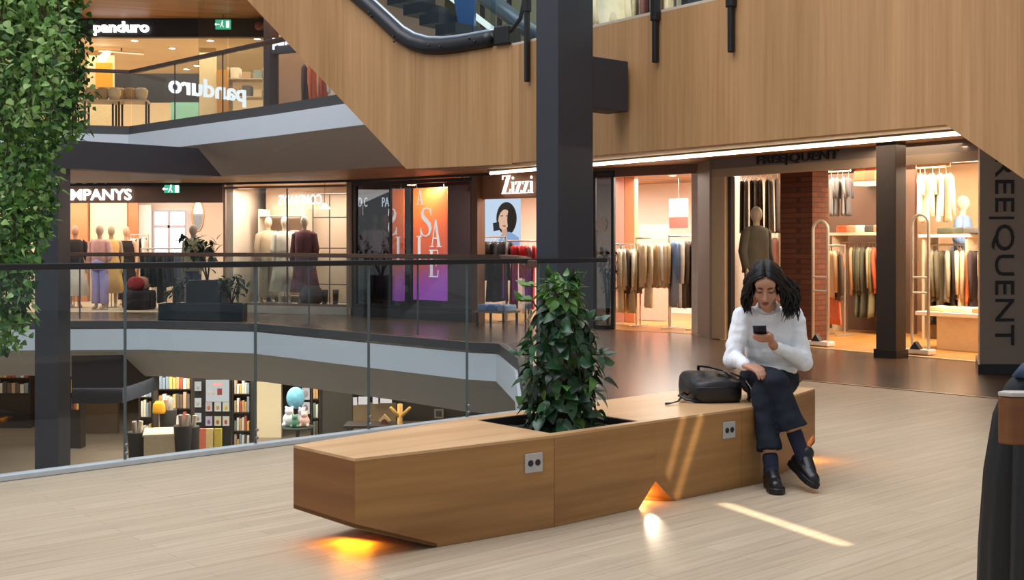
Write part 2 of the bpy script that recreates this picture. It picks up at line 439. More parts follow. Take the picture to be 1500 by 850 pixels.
# ceiling over the shops on our level
cl = IN2+[W(-3.0, .7), W(5.4, .7), V((13, 6)), V((13, 34)), V((-16, 34))]
struct('ceiling', MB().prism(cl, 2.5, 2.56), m_ceilwood)
# dark shadow gap line along the shop heads
mb = MB(); mb.wall((-16, 22.55), (-5.55, 22.15), 2.44, 2.5, .05); mb.wall((-5.55, 22.15), (-2.92, 21.15), 2.46, 2.5, .05); mb.wall((-2.92, 21.15), (-.3, 19.05), 2.46, 2.5, .05)
struct('trim_8', mb, m_black)
struct('floor_upper_right', MB().prism([W(-4.4, .2), W(5.4, .2), V((13, 6)), V((13, 24)), V((.6, 24))], 2.9, 3.18), mat('#b6a187', .5))

# ---------------------------------------------------------------- wooden parapet and escalator cladding
nb3 = V((.8, .6, 0))
def wp(q, z): return V((*W(q), z))
clad = [wp(-1.767, 2.14), wp(3.126, 2.12), wp(5.6, .37), wp(5.6, 3.3), wp(-1.767, 3.33)]
mb = MB(); mb.vpoly(clad, nb3*.12); struct('wall_parapet', mb, m_clad)
# thin pale capping on top of it
mb = MB(); mb.vpoly([wp(-2.4, 3.33), wp(5.6, 3.30), wp(5.6, 3.325), wp(-2.4, 3.355)], nb3*.14); struct('trim_9', mb, mat('#c9b9a3', .4))
LP, LD = V((0, 11.77)), V((-.78, .626))
L1 = [(750, 240.5), (595, 247.6), (508, 155), (508, -4), (565, 45), (585, 62), (610, 76), (640, 80), (700, 72), (750, 62.5)]
mb = MB(); mb.vpoly([on_plane(u, v, LP, LD) for u, v in L1], V((.626, .78, 0))*.12); struct('wall_escalator', mb, m_cladL)
L2P = on_line(508, LP, LD); L2D = V((-.95, .3)).normalized()
L2 = [(508, 155), (310, -55), (310, -175), (508, -4)]
mb = MB(); mb.vpoly([on_plane(u, v, L2P, L2D) for u, v in L2], V((.3, .95, 0))*.12); struct('wall_escalator_upper', mb, wood('#9c7144', '#b98c5c', atan2(.3, -.95), 'z', 1.0, .55, .7, .08))
# underside of the parapet beam, then the light strip at its back edge
e = on_line(595, LP, LD)
sof = [W(-1.767, .121), W(3.1, .121), W(3.1, .70), W(-1.5, .70), e+V((.5, .62)), e+V((.08, .1))]
struct('ceiling_beam', MB().prism(sof, 2.15, 2.19), wood('#8a6238', '#a87c4a', atan2(-.8, .6), 'x', .7, .5))
mb = MB(); mb.wall(W(-3.2, .72), W(5.6, .72), 2.15, 2.56, .04); mb.wall(W(3.15, .14), W(3.15, .72), 2.2, 2.56, .04); struct('wall_beam_back', mb, mat('#6e5236', .6))
# sloped underside behind the right hand cladding
mb = MB(); a0, a1 = W(3.126), W(5.6)
mb.add([(*W(3.126, .1), 2.12), (*W(5.6, .1), .37), (*W(5.6, 1.3), .37), (*W(3.126, 1.3), 2.12), (*W(3.126, .1), 2.2), (*W(5.6, .1), .45), (*W(5.6, 1.3), .45), (*W(3.126, 1.3), 2.2)],
       [(0, 1, 2, 3), (7, 6, 5, 4), (0, 4, 5, 1), (1, 5, 6, 2), (2, 6, 7, 3), (3, 7, 4, 0)])
struct('ceiling_stair', mb, m_dark)
t = thing('strip_light', 'long warm light strip glowing along the underside of the wooden parapet', 'light', (*W(0, .62), 2.15), world=True)
mb = MB(); mb.tube([(*W(-3.0, .62), 2.118), (*W(3.0, .62), 2.118)], .015, 8); mb.build('diffuser', emat('#ffe2ba', 8), t)
mb = MB(); mb.wall(W(-3.02, .59), W(3.02, .59), 2.135, 2.15, .06); mb.build('housing', m_brass, t)

# ---------------------------------------------------------------- columns
K = V((.385, 9.75))
cp = [K, K+RD*.42, K+RD*.42+RN*.275, K+RN*.275]
mb = MB(); mb.prism(cp, 0.004, 7.0); struct('column', mb, m_steel, bevel=.008)
b0 = K+RD*.40
mb = MB(); mb.prism([b0+RN*.01, b0+RN*.01+RD*.47, b0+RN*.26+RD*.47, b0+RN*.26], 2.49, 2.94); struct('beam_bracket', mb, m_steel, bevel=.008)
# column in front of the right shop
c0 = V((4.397, 13.3)); cq = [c0, c0+SN*.2, c0+SN*.2-SD*.267, c0-SD*.267]
mb = MB(); mb.prism(cq, .004, 2.5); struct('column_shop', mb, mat('#3b302a', .45, .2, .06, 6), bevel=.006)
k0 = c0+SD*.02-SN*.02; mb = MB(); mb.prism([k0, k0+SN*.24, k0+SN*.24-SD*.307, k0-SD*.307], .004, .10); struct('baseboard_column', mb, mat('#2b2320', .4, .3), bevel=.004)
# column and beam across the left of the atrium
c1 = V((XU(51, 16.2), 16.2)); dirb = V((.5, .5)).normalized()
x0, x1 = XU(51, 16.175), XU(103, 16.62)
mb = MB(); mb.box(((x0+x1)/2, 16.4, -.5), (x1-x0, .45, 5.8)); BP = V((XU(80, 16.3), 16.3)); BD_ = (V((XU(325, 18.9), 18.9))-BP).normalized()
mb.vpoly([on_plane(u, v, BP, BD_) for u, v in ((72, 203.5), (290, 217), (325, 258.5), (103, 247), (72, 246))], V((-BD_.y, BD_.x, 0))*.3)
struct('column_atrium', mb, m_steel)
# dark downstand under the far slab, left
mb = MB(); mb.prism([V((XU(104, 18.7), 18.72)), V((XU(178, 18.7), 18.75)), V((XU(207, 19.6), 19.6)), V((XU(207, 19.6), 20.6)), V((XU(104, 18.7), 20.6))], -1.25, -.40); struct('beam_lower', mb, m_dark)

# ---------------------------------------------------------------- near glass railing
t = thing('glass_railing', 'frameless glass railing with thin black handrail along the pale floor edge', 'railing', (*(R0+RD*1), 0), world=True)
def rp(s, z, n=0): p = R0+RD*s+RN*n; return V((p.x, p.y, z))
js = [-3.2, -1.9]+[None]*4
def s_at(u): p = on_line(u, R0, RD); return (p-R0).dot(RD)
js = [-3.2, s_at(-60), s_at(184), s_at(375), s_at(541), s_at(685), s_at(790), s_at(888)]
g = glass('#f3f7f7', .8)
for a, b in zip(js[:-1], js[1:]):
    mb = MB(); mb.wall(R0+RD*(a+.008)+RN*.0, R0+RD*(b-.008)+RN*.0, .02, 1.165, .016); mb.build('glass_panel', g, t)
mb = MB(); mb.wall(R0+RD*-3.2-RN*.012, R0+RD*s_at(889)-RN*.012, 1.163, 1.20, .04); mb.build('handrail', mat('#17171a', .4), t, bevel=.006)
mb = MB(); mb.wall(R0+RD*-3.2-RN*.035, R0+RD*s_at(889)-RN*.035, .001, .032, .08); mb.build('base_channel', mat('#c9d2da', .4, .3), t, bevel=.004)
for s in js[1:-1]:
    mb = MB(); mb.wall(R0+RD*(s-.0065)+RN*.001, R0+RD*(s+.0065)+RN*.001, .034, 1.163, .014); mb.build('joint', mat('#5f6a6c', .3, .2), t)
    for z in (.07, .12): MB().ell(rp(s, z, -.012), .012, 8, 6).build('clamp_bolt', m_brass, t)

# ---------------------------------------------------------------- far railings
def far_rail(nm, label, pts, zb, h, wcol, n_off, step=1.35):
    t = thing(nm, label, 'railing', (*pts[len(pts)//2], zb), world=True)
    q = offset_poly(pts, n_off)
    for i in range(len(q)-1):
        L = (q[i+1]-q[i]).length; d = (q[i+1]-q[i]).normalized(); n = max(1, round(L/step))
        for k in range(n):
            a = q[i]+d*(L*k/n+.008); b = q[i]+d*(L*(k+1)/n-.008)
            MB().wall(a, b, zb+.05, zb+h-.03, .012).build('glass_panel', glass('#f2f6f6', .7), t)
            if k: MB().wall(a-d*.02, a, zb+.05, zb+h-.03, .014).build('joint', mat('#55595c', .3, .3), t)
    mb = MB()
    mb.loft([[V((*(p+V((0, 0))), zb+h))+V((nx*.045*((q[min(i+1, len(q)-1)]-q[max(i-1, 0)]).normalized().y), -nx*.045*((q[min(i+1, len(q)-1)]-q[max(i-1, 0)]).normalized().x), nz*.03)) for nx, nz in ((-1, -1), (1, -1), (1, 1), (-1, 1))] for i, p in enumerate(q)])
    mb.build('handrail', mat(wcol, .4), t, bevel=.008)
    return t
far_rail('glass_railing', 'far glass railing with brown wooden handrail across the atrium', FAS[1:], .08, 1.08, '#5a4031', .05)
far_rail('glass_railing', 'upper glass railing with dark wooden handrail before the craft shop', FA2[1:-1], 3.36, 1.0, '#40291d', .05)

# ---------------------------------------------------------------- escalator
def lp(u, v, n=0): q = on_plane(u, v, LP, LD); return q+V((.626, .78, 0))*n
t = thing('escalator', 'escalator with thick black handrail rising above the wooden cladding', 'escalator', on_plane(640, 80, LP, LD), world=True)
path = [(490, -36), (515, -13), (545, 13), (572, 38), (588, 53), (605, 63), (625, 68.5), (645, 69), (672, 66), (700, 61), (722, 57)]
fine = []
for i in range(len(path)-1):
    for k in range(3):
        f = k/3; fine.append((path[i][0]*(1-f)+path[i+1][0]*f, path[i][1]*(1-f)+path[i+1][1]*f))
fine.append(path[-1])
mb = MB(); mb.tube([lp(u, v, .0) for u, v in fine], .085, 12, flat=1.0); mb.build('handrail', mat('#17171b', .38, 0, .1, 20), t, smooth=True)
mb = MB(); mb.tube([lp(u, v-13.5, .03) for u, v in fine], .022, 8); mb.build('steel_edge', mat('#a9b3be', .3, .6), t, smooth=True)
gp = [lp(u, v-12, .03) for u, v in path]+[lp(722, -120, .03), lp(490, -130, .03)]
mb = MB(); mb.vpoly(gp, V((.626, .78, 0))*.012); mb.build('glass_panel', glass('#d7e6ea', .7), t)
mb = MB(); c = lp(738, 52, .06); mb.box(c, (.2, .22, .20), atan2(.626, -.78)); mb.build('newel_housing', m_black, t, bevel=.02)
for (u, v) in ((548, 20), (551, 26), (584, 55), (585, 62), (636, 68), (652, 70), (695, 58), (703, 62)):
    MB().ell(lp(u, v, -.083), .014, 8, 6).build('bolt', mat('#3a3a40', .3, .7), t)
mb = MB(); mb.tube([lp(736, 52, .0), lp(752, 44, -.02), lp(764, 28, -.02), lp(769, 5, -.02), lp(770, -40, -.02)], .022, 8); mb.build('handrail_return', m_black, t, smooth=True)
mb = MB(); mb.tube([lp(560, -40, .9), lp(672, 48, .9)], .035, 8); mb.build('inner_edge', emat('#fff6e8', 1.6), t)
mb = MB(); mb.tube([lp(596, -40, 1.2), lp(706, 46, 1.2)], .10, 8); mb.build('far_handrail', mat('#5d666c', .35, .3), t, smooth=True)
mb = MB()
for k in range(7): mb.box(lp(520+k*24, -26+k*15, .65), (.30, .5, .12), atan2(.626, -.78))
mb.build('step_chain', mat('#33363c', .4, .5), t)
mb = MB(); mb.vpoly([lp(595, -60, .7), lp(632, -60, .7), lp(632, 48, .7), lp(612, 44, .7)], V((.02, .1, 0))); mb.build('side_panel', mat('#3f6496', .4), t)  # blue panel put in for reflections inside the escalator

# upright black posts against the parapet
for u, v0, vw, lab in ((772, 120, 18, 'slim black upright post on the parapet just before the big grey column'),
                   (960, 92, 31, 'slim black upright post on the wooden parapet, second from the grey column'),
                   (1071, 77, 11, 'slim black upright post on the wooden parapet, farthest from the grey column')):
    q = on_line(u, W0-SN*.035, SD); t = thing('rail_post', lab, 'post', (q.x, q.y, ZV(v0, q.y)), atan2(-.8, .6), 'black uprights on the parapet')
    zb = 0; zt = ZV(vw, q.y)-ZV(v0, q.y)
    MB().box((0, 0, (zt+.9)/2), (.045, .05, zt+.9)).build('bar', m_black, t, bevel=.01)
    MB().box((0, -.0, zt+.55), (.075, .065, 1.1)).build('sleeve', m_black, t, bevel=.012)
# ================================================================ bench with planter
BA, BB = V((-.646, 4.773)), V((-.96, 5.10))
BC, BD, BE, BG = V((.195, 5.356)), V((.7186, 5.817)), V((1.36, 6.345)), V((1.858, 7.115))
BM, BQ, BH = V((-.2, 5.925)), V((.95, 6.965)), V((1.56, 7.40))
HN, HR, HB, HL = V((.178, 5.418)), V((.63, 5.794)), V((.274, 6.204)), V((-.178, 5.825))
BZ = .424
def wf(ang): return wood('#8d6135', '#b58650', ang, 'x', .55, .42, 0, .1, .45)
ang = lambda a, b: atan2(b[1]-a[1], b[0]-a[0])
t = thing('planter_bench', 'long angular oak veneer bench with a planter hole and cut away ends', 'bench', (.3, 5.9, 0), world=True)
top = [BA, BC, BD, BE, BG, BH, BQ, BM, BB]
MB().prism(top, BZ-.012, BZ, holes=[[HN, HR, HB, HL]]).build('seat', wood('#bb8d5c', '#dab183', ang(BC, BE), 'x', .5, .34, 0, .1, .5), t)  # seat veneer lighter than the fronts: skylight on the top put into the colour
def vq(p, z): return V((p[0], p[1], z))
def inward(a, b, th=.02): d = (b-a).normalized(); return V((-d.y, d.x, 0))*th
def foot(a, b, u, v):                # point on the panel a-b seen at (u, v)
    return on_plane(u, v, a, (b-a).normalized())
def panel(nm, a, b, pts, m=None, lab=None):
    """pts: outline of the panel as world points"""
    o = MB().vpoly(pts, inward(a, b)).build(nm, m or wf(ang(a, b)), t)
    if lab: o['label'] = lab
    return o
ZT = BZ-.0125; g = .0015
f1 = foot(BA, BC, 640, 803); f1.z = .002
dAC = (BC-BA).normalized(); dCD = (BD-BC).normalized(); dDE = (BE-BD).normalized(); dEG = (BG-BE).normalized()
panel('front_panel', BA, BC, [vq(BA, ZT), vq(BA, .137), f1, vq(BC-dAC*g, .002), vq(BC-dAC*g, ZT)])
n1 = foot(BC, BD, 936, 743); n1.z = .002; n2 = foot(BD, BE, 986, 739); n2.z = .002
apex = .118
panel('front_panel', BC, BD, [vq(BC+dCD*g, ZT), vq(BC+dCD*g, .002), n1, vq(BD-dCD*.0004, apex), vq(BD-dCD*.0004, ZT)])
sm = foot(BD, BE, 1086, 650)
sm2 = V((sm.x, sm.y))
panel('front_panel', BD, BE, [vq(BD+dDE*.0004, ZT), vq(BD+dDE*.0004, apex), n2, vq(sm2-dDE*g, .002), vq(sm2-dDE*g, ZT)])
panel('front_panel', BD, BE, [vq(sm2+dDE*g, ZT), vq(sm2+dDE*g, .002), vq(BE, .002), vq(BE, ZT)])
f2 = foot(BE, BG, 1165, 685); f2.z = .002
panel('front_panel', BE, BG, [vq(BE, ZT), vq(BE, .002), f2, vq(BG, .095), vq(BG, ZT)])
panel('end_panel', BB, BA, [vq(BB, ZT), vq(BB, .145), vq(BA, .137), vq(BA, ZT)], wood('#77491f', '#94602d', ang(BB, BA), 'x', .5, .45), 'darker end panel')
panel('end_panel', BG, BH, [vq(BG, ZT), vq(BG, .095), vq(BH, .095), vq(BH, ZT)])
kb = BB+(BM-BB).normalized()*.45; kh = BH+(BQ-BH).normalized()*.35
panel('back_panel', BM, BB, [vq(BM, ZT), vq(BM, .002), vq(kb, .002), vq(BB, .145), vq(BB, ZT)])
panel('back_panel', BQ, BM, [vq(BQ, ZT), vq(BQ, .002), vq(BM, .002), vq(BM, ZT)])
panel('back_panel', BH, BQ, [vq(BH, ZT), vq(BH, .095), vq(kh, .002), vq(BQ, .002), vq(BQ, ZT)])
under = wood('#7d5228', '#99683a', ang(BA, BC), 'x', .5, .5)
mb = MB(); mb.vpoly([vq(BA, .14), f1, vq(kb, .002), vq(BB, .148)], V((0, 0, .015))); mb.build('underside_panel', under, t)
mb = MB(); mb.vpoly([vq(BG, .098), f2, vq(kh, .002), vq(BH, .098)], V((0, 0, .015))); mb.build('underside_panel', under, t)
# light niche: a little pyramid cut into the front
inn = V((-.66, .75, 0)).normalized(); back = vq(BD, .03)+inn*.16
A3 = vq(BD, apex)+inn*.004; n1i, n2i = n1+inn*.004, n2+inn*.004
mb = MB(); mb.add([A3, n1i, n2i, back, back-V((0, 0, .028))], [(0, 3, 1), (0, 2, 3), (1, 3, 4), (2, 4, 3)])
mb.build('light_niche', wood('#a06f35', '#c08c4c', 0, 'x', .6, .6), t)
lens = vq(BD, .047)+inn*.105
MB().ell(lens, .016, 12, 8).build('niche_lamp', emat('#ffdca0', 60), t)
light('niche_light', 'POINT', lens-inn*.03+V((0, 0, .005)), .5, '#ffa23c', .02)
light('niche_beam', 'SPOT', lens-inn*.05+V((0, 0, .02)), 15, '#ffe9cc', .006, target=vq(BD, 0)+V((-.05, -.40, 0)), spot=radians(16), blend=1)
# warm lamp under the cut-away end
MB().prism([BA+(BC-BA)*.07+RN*.22, BA+(BC-BA)*.13+RN*.22, BA+(BC-BA)*.13+RN*.36, BA+(BC-BA)*.07+RN*.36], .112, .122).build('under_lamp', emat('#ffb43c', 6), t)
light('bench_end_light', 'AREA', (-.72, 5.03, .110), 3.6, '#ff9a1c', .16, .26, target=(-.76, 4.95, 0))
light('bench_far_light', 'AREA', (1.78, 7.05, .075), 2, '#ffa640', .1, .2, target=(1.9, 7.0, 0))
# sockets
def socket(a, b, u, v, nm='socket_plate'):
    c = foot(a, b, u, v); d = (b-a).normalized(); n = V((d.y, -d.x, 0)); an = ang(a, b)
    o = MB().box(c+n*.004, (.098, .008, .088), an).build(nm, mat('#b9b6b2', .4), t, bevel=.003)
    for k in (-1, 1):
        q = c+V((*d, 0))*k*.02+n*.0085
        MB().tube([q-n*.001, q+n*.002], .0145, 14).build('socket', mat('#1b1c24', .5), o)
    o['label'] = 'grey double power socket'
socket(BA, BC, 781, 678); socket(BD, BE, 1067, 630)
socket(BE, BG, 1100+12, 627)
# planter liner, soil and climbing plant
mb = MB(); cl_ = (HN+HR+HB+HL)/4
sh = [cl_+(p-cl_)*.985 for p in (HN, HR, HB, HL)]
inn4 = [cl_+(p-cl_)*.955 for p in (HN, HR, HB, HL)]
mb.prism(sh, .10, BZ-.002, holes=[inn4]); mb.build('planter_liner', mat('#2a292b', .45), t)
mb = MB(); n = 9; vs = []; fs = []
for i in range(n+1):
    for j in range(n+1):
        p = inn4[0]+(inn4[1]-inn4[0])*(i/n)+(inn4[3]-inn4[0])*(j/n)
        vs.append(V((p.x, p.y, .375+.018*noise.noise(V((p.x*9, p.y*9, 3))))))
for i in range(n):
    for j in range(n): a = i*(n+1)+j; fs.append((a, a+n+1, a+n+2, a+1))
mb.add(vs, fs); tag(mb.build('soil', mat('#2c2219', .95, 0, .4, 60, .6), org=(0, 0, 0)), 'dark moist soil filling the planter hole of the bench', 'soil', kind='stuff')

def leaf(mb, base, direc, up, L, Wd, fold=.18, droop=.25, tip=1.0, segs=4):
    """a pointed heart-shaped leaf with a folded midrib"""
    d = V(direc).normalized(); u = V(up); u = (u-d*u.dot(d)); u = u.normalized() if u.length > 1e-5 else d.orthogonal().normalized()
    s = d.cross(u); prof = [(0, .05), (.08, .62), (.28, 1.0), (.55, .82), (.80, .42), (1.0, .02)]
    vs = []
    for f, w_ in prof:
        c = V(base)+d*L*f+u*(-droop*L*f*f)
        e = s*(Wd/2*w_); lift = u*(fold*Wd*w_*.5)
        vs += [c-e+lift, c, c+e+lift]
    fs = []
    for i in range(len(prof)-1):
        a = i*3; fs += [(a, a+1, a+4, a+3), (a+1, a+2, a+5, a+4)]
    mb.add(vs, fs)
def leaf_mat(c1, c2, c3, rough=.35, scale=9):
    m, nt, o = new_mat('leaf_green'); L = nt.links
    b = N(nt, 'ShaderNodeBsdfPrincipled', Roughness=rough); b.inputs['Subsurface Weight'].default_value = 0
    tc = N(nt, 'ShaderNodeTexCoord'); nz = N(nt, 'ShaderNodeTexNoise', Scale=scale, Detail=2.0); L.new(tc.outputs['Object'], nz.inputs['Vector'])
    cr = N(nt, 'ShaderNodeValToRGB'); e = cr.color_ramp.elements
    e[0].position = .35; e[0].color = lin(c1); e[1].position = .68; e[1].color = lin(c3); k = e.new(.5); k.color = lin(c2)
    L.new(nz.outputs['Fac'], cr.inputs[0]); L.new(cr.outputs[0], b.inputs['Base Color'])
    tr = N(nt, 'ShaderNodeBsdfTranslucent'); L.new(cr.outputs[0], tr.inputs[0])
    mx = N(nt, 'ShaderNodeMixShader'); mx.inputs[0].default_value = .22; L.new(b.outputs[0], mx.inputs[1]); L.new(tr.outputs[0], mx.inputs[2])
    L.new(mx.outputs[0], o.inputs[0]); return m
rnd = random.Random(5)
pc = V((XU(822, 5.82), 5.82, .375))
t = thing('climbing_plant', 'leafy dark green climbing plant growing up a pole in the bench planter', 'plant', pc, world=True)
mb = MB(); mb.tube([pc, pc+V((0, 0, .70))], [.035, .03], 10); mb.build('moss_pole', mat('#4a3826', .95, 0, .3, 40, .5), t)
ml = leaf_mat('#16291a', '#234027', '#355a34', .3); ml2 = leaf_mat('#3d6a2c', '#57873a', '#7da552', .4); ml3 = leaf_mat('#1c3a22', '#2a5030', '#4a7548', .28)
ms = mat('#3c4a2a', .6)
# stems: each winds up around the pole
stems = []
for k in range(9):
    a0 = k*2*pi/9; mb = MB(); pts = []
    for i in range(15):
        f = i/14; r = .05+.085*sin(pi*min(1, f*1.0+.25))*(1-.55*f); a = a0+f*1.6+.3*sin(5*f+k)
        pts.append(pc+V((r*cos(a), r*sin(a), .02+.75*f*(.86+.14*((k*37) % 9)/9))))
    mb.tube(pts, [.006*(1-.6*i/14) for i in range(15)], 6); stems.append(pts); mb.build('stem', ms, t, smooth=True)
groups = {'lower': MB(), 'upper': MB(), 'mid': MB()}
def env(f):           # radius of the crown against height (0 bottom .. 1 top)
    return .155 if f < .1 else (.163-.02*abs(f-.3) if f < .5 else .157-.105*(f-.5)/.5)
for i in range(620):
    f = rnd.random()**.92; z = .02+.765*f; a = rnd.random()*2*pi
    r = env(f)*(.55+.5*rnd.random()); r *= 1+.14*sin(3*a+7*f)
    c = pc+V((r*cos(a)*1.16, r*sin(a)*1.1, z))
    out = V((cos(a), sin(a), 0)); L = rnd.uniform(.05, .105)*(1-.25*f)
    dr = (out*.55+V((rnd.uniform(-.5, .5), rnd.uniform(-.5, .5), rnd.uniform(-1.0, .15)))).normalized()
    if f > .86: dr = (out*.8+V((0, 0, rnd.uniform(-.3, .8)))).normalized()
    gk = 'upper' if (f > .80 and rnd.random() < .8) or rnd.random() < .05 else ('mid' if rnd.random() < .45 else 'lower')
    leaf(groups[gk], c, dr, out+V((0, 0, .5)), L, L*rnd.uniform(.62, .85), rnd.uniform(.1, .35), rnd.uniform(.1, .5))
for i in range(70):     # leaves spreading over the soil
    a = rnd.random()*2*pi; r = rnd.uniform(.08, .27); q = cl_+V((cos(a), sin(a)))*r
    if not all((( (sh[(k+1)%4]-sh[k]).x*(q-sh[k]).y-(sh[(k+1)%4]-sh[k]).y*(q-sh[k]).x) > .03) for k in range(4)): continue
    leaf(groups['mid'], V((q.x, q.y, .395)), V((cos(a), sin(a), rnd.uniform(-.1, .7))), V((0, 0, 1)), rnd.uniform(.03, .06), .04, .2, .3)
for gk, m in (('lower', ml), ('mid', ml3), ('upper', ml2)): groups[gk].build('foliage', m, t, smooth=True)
# a few long arching shoots at the sides
for (u, v) in ((762, 441), (770, 420), (880, 470), (757, 520), (886, 520)):
    e = P(u, v, 5.8); s0 = V((pc.x+(e.x-pc.x)*.4, pc.y, e.z-.10)); mb = MB()
    mb.tube([s0, (s0+e)/2+V((0, 0, .05)), e], .004, 6); st = mb.build('stem', ms, t, smooth=True)
    mb = MB()
    for k in range(3):
        q = s0.lerp(e, .5+.25*k)+V((0, 0, .03*(2-k))); leaf(mb, q, (e-s0)+V((rnd.uniform(-.1, .1), rnd.uniform(-.1, .1), rnd.uniform(-.1, .1))), V((0, -.5, 1)), .06, .045)
    mb.build('leaves', ml2 if v < 460 else ml3, st, smooth=True)

# ================================================================ backpack
bp = V((XU(1040, 6.62), 6.63, BZ))
t = thing('backpack', 'black leather backpack lying on the bench beside the woman', 'backpack', bp, radians(8))
rings = []
for z, sx, sy in ((.003, .140, .185), (.02, .148, .196), (.07, .150, .20), (.115, .146, .197), (.138, .13, .182), (.15, .10, .15), (.154, .04, .06)):
    ring = []
    for k in range(40):
        a = 2*pi*k/40; e = 4.5; c, s = cos(a), sin(a)
        r = (abs(c)**e+abs(s)**e)**(-1/e)
        ring.append(V((sx*r*c, sy*r*s, z+.006*sin(3*a)*(z > .1)-(.018*(r*s < -.6) if z > .12 else 0))))
    rings.append(ring)
lea = mat('#17181c', .42, 0, .15, 30, .12)
MB().loft(rings).build('body', lea, t, smooth=True)
def strip(pts, w, th, nm, m, par=t, up=None):
    mb = MB(); mb.tube(pts, [th]*len(pts), 8, flat=1.0); return mb.build(nm, m, par, smooth=True)
mb = MB(); mb.tube([(-.145, -.19, .088), (0, -.202, .09), (.145, -.19, .088)], .0035, 6); mb.tube([(.15, -.18, .088), (.153, 0, .09), (.15, .18, .088)], .0035, 6); mb.build('zip', mat('#3d3e42', .35, .6), t, smooth=True)
mb = MB(); mb.tube([(-.03, .12, .15), (-.035, .10, .178), (0, .03, .18), (.055, -.06, .168), (.085, -.10, .142)], [.008, .010, .011, .010, .008], 8, flat=.5); mb.build('handle', m_black, t, smooth=True)
MB().box((.07, -.075, .163), (.028, .018, .008), -.6).build('buckle', mat('#8f9094', .3, .8), t, bevel=.002)
mb = MB(); mb.tube([(-.14, -.05, .028), (-.18, -.07, .05), (-.205, -.10, .035), (-.175, -.14, .018), (-.11, -.17, .012)], .014, 8, flat=.5); mb.build('shoulder_strap', m_black, t, smooth=True)
mb = MB(); mb.tube([(-.195, -.10, .03), (-.23, -.155, .012), (-.275, -.19, .008), (-.315, -.20, .006)], [.008, .006, .006, .010], 8, flat=.6); mb.build('strap_end', m_black, t, smooth=True)
mb = MB(); mb.tube([(.12, -.02, .15), (.16, -.08, .13), (.178, -.13, .08), (.175, -.17, .03), (.165, -.18, .012)], .012, 8, flat=.5); mb.build('shoulder_strap', m_black, t, smooth=True)
mb = MB(); mb.tube([(.172, -.12, .115), (.19, -.15, .08), (.195, -.18, .03)], .0035, 6); o = mb.build('cord', mat('#c9c6c2', .5), t, smooth=True)

# ================================================================ chair with coat at the right edge
ch = V((1.55, 2.95, 0))
t = thing('bar_chair', 'wooden backed high chair cut off by the right edge of the picture', 'chair', ch, 0)
mw = wood('#6b3f22', '#8a5730', 0, 'x', .8, .4)
MB().prism([(-.325, -.02), (-.30, -.045), (.12, -.075), (.30, -.045), (.325, -.02), (.30, .0), (.12, -.03), (-.30, .0)], .80, .92).build('backrest', mw, t, bevel=.006)
MB().prism([(-.325, -.022), (-.30, -.047), (.12, -.077), (.30, -.047), (.325, -.022), (.30, .002), (.12, -.028), (-.30, .002)], .9205, .932).build('top_cap', mat('#c3bcb4', .35), t, bevel=.003)  # pale cap: highlight on the backrest's top edge, built in as colour
MB().prism([(-.22, -.48), (.22, -.48), (.24, -.085), (-.24, -.085)], .60, .64).build('seat', mw, t, bevel=.01)
for x, y in ((-.22, -.09), (.22, -.09), (-.2, -.46), (.2, -.46)):
    mb = MB(); mb.tube([(x*1.12, y*1.1, 0), (x, y, .60)]+([(x*1.05, -.045, .82)] if y > -.1 else []), .012, 8); mb.build('leg', m_black, t)
mb = MB(); mb.tube([(-.23, -.09, .25), (.23, -.09, .25), (.215, -.48, .25), (-.215, -.48, .25), (-.23, -.09, .25)], .009, 8); mb.build('footrest', m_black, t)
# coat hung over the corner of the chair back
t = thing('coat', 'black coat hanging over the corner of the wooden backed chair', 'coat', (1.33, 3.05, .15), world=True)
def coat_rings(prof, seed):
    rr = []
    for z, xl, xr, y0, y1 in prof:
        ring = []
        for k in range(36):
            a = 2*pi*k/36; cx = (xl+xr)/2; cy = (y0+y1)/2; c, s = cos(a), sin(a)
            fold = 1+.035*sin(7*a+2.2*z+seed)*min(1, (1.02-z)*2)+.03*sin(13*a-3*z)-.03
            ring.append(V((cx+(xr-xl)/2*c*fold, cy+(y1-y0)/2*s*fold, z)))
        rr.append(ring)
    return rr
prof = [(.15, 1.245, 1.56, 3.00, 3.22), (.30, 1.245, 1.56, 3.0, 3.22), (.50, 1.248, 1.56, 3.0, 3.2), (.70, 1.258, 1.55, 3.0, 3.18), (.85, 1.278, 1.55, 3.0, 3.16), (.93, 1.305, 1.58, 3.0, 3.14), (.975, 1.34, 1.60, 2.99, 3.12), (1.0, 1.37, 1.62, 3.0, 3.10), (1.006, 1.42, 1.6, 3.03, 3.08)]
MB().loft(coat_rings(prof, 0)).build('body', mat('#111114', .55, 0, .2, 14, .2), t, smooth=True)
prof = [(.12, 1.285, 1.36, 2.955, 3.04), (.4, 1.285, 1.365, 2.955, 3.04), (.62, 1.29, 1.37, 2.96, 3.04), (.80, 1.297, 1.38, 2.965, 3.04), (.88, 1.31, 1.38, 2.985, 3.05)]
MB().loft(coat_rings(prof, 1.7)).build('sleeve', mat('#15151a', .45, 0, .2, 14, .2), t, smooth=True)
prof = [(.955, 1.315, 1.62, 2.975, 3.13), (.985, 1.34, 1.64, 2.98, 3.125), (1.02, 1.39, 1.66, 3.0, 3.11), (1.03, 1.45, 1.62, 3.03, 3.08)]
o = MB().loft(coat_rings(prof, .6)).build('lining', mat('#2c3f5a', .7, 0, .2, 14, .2), t, smooth=True); o['label'] = 'dark blue lining'
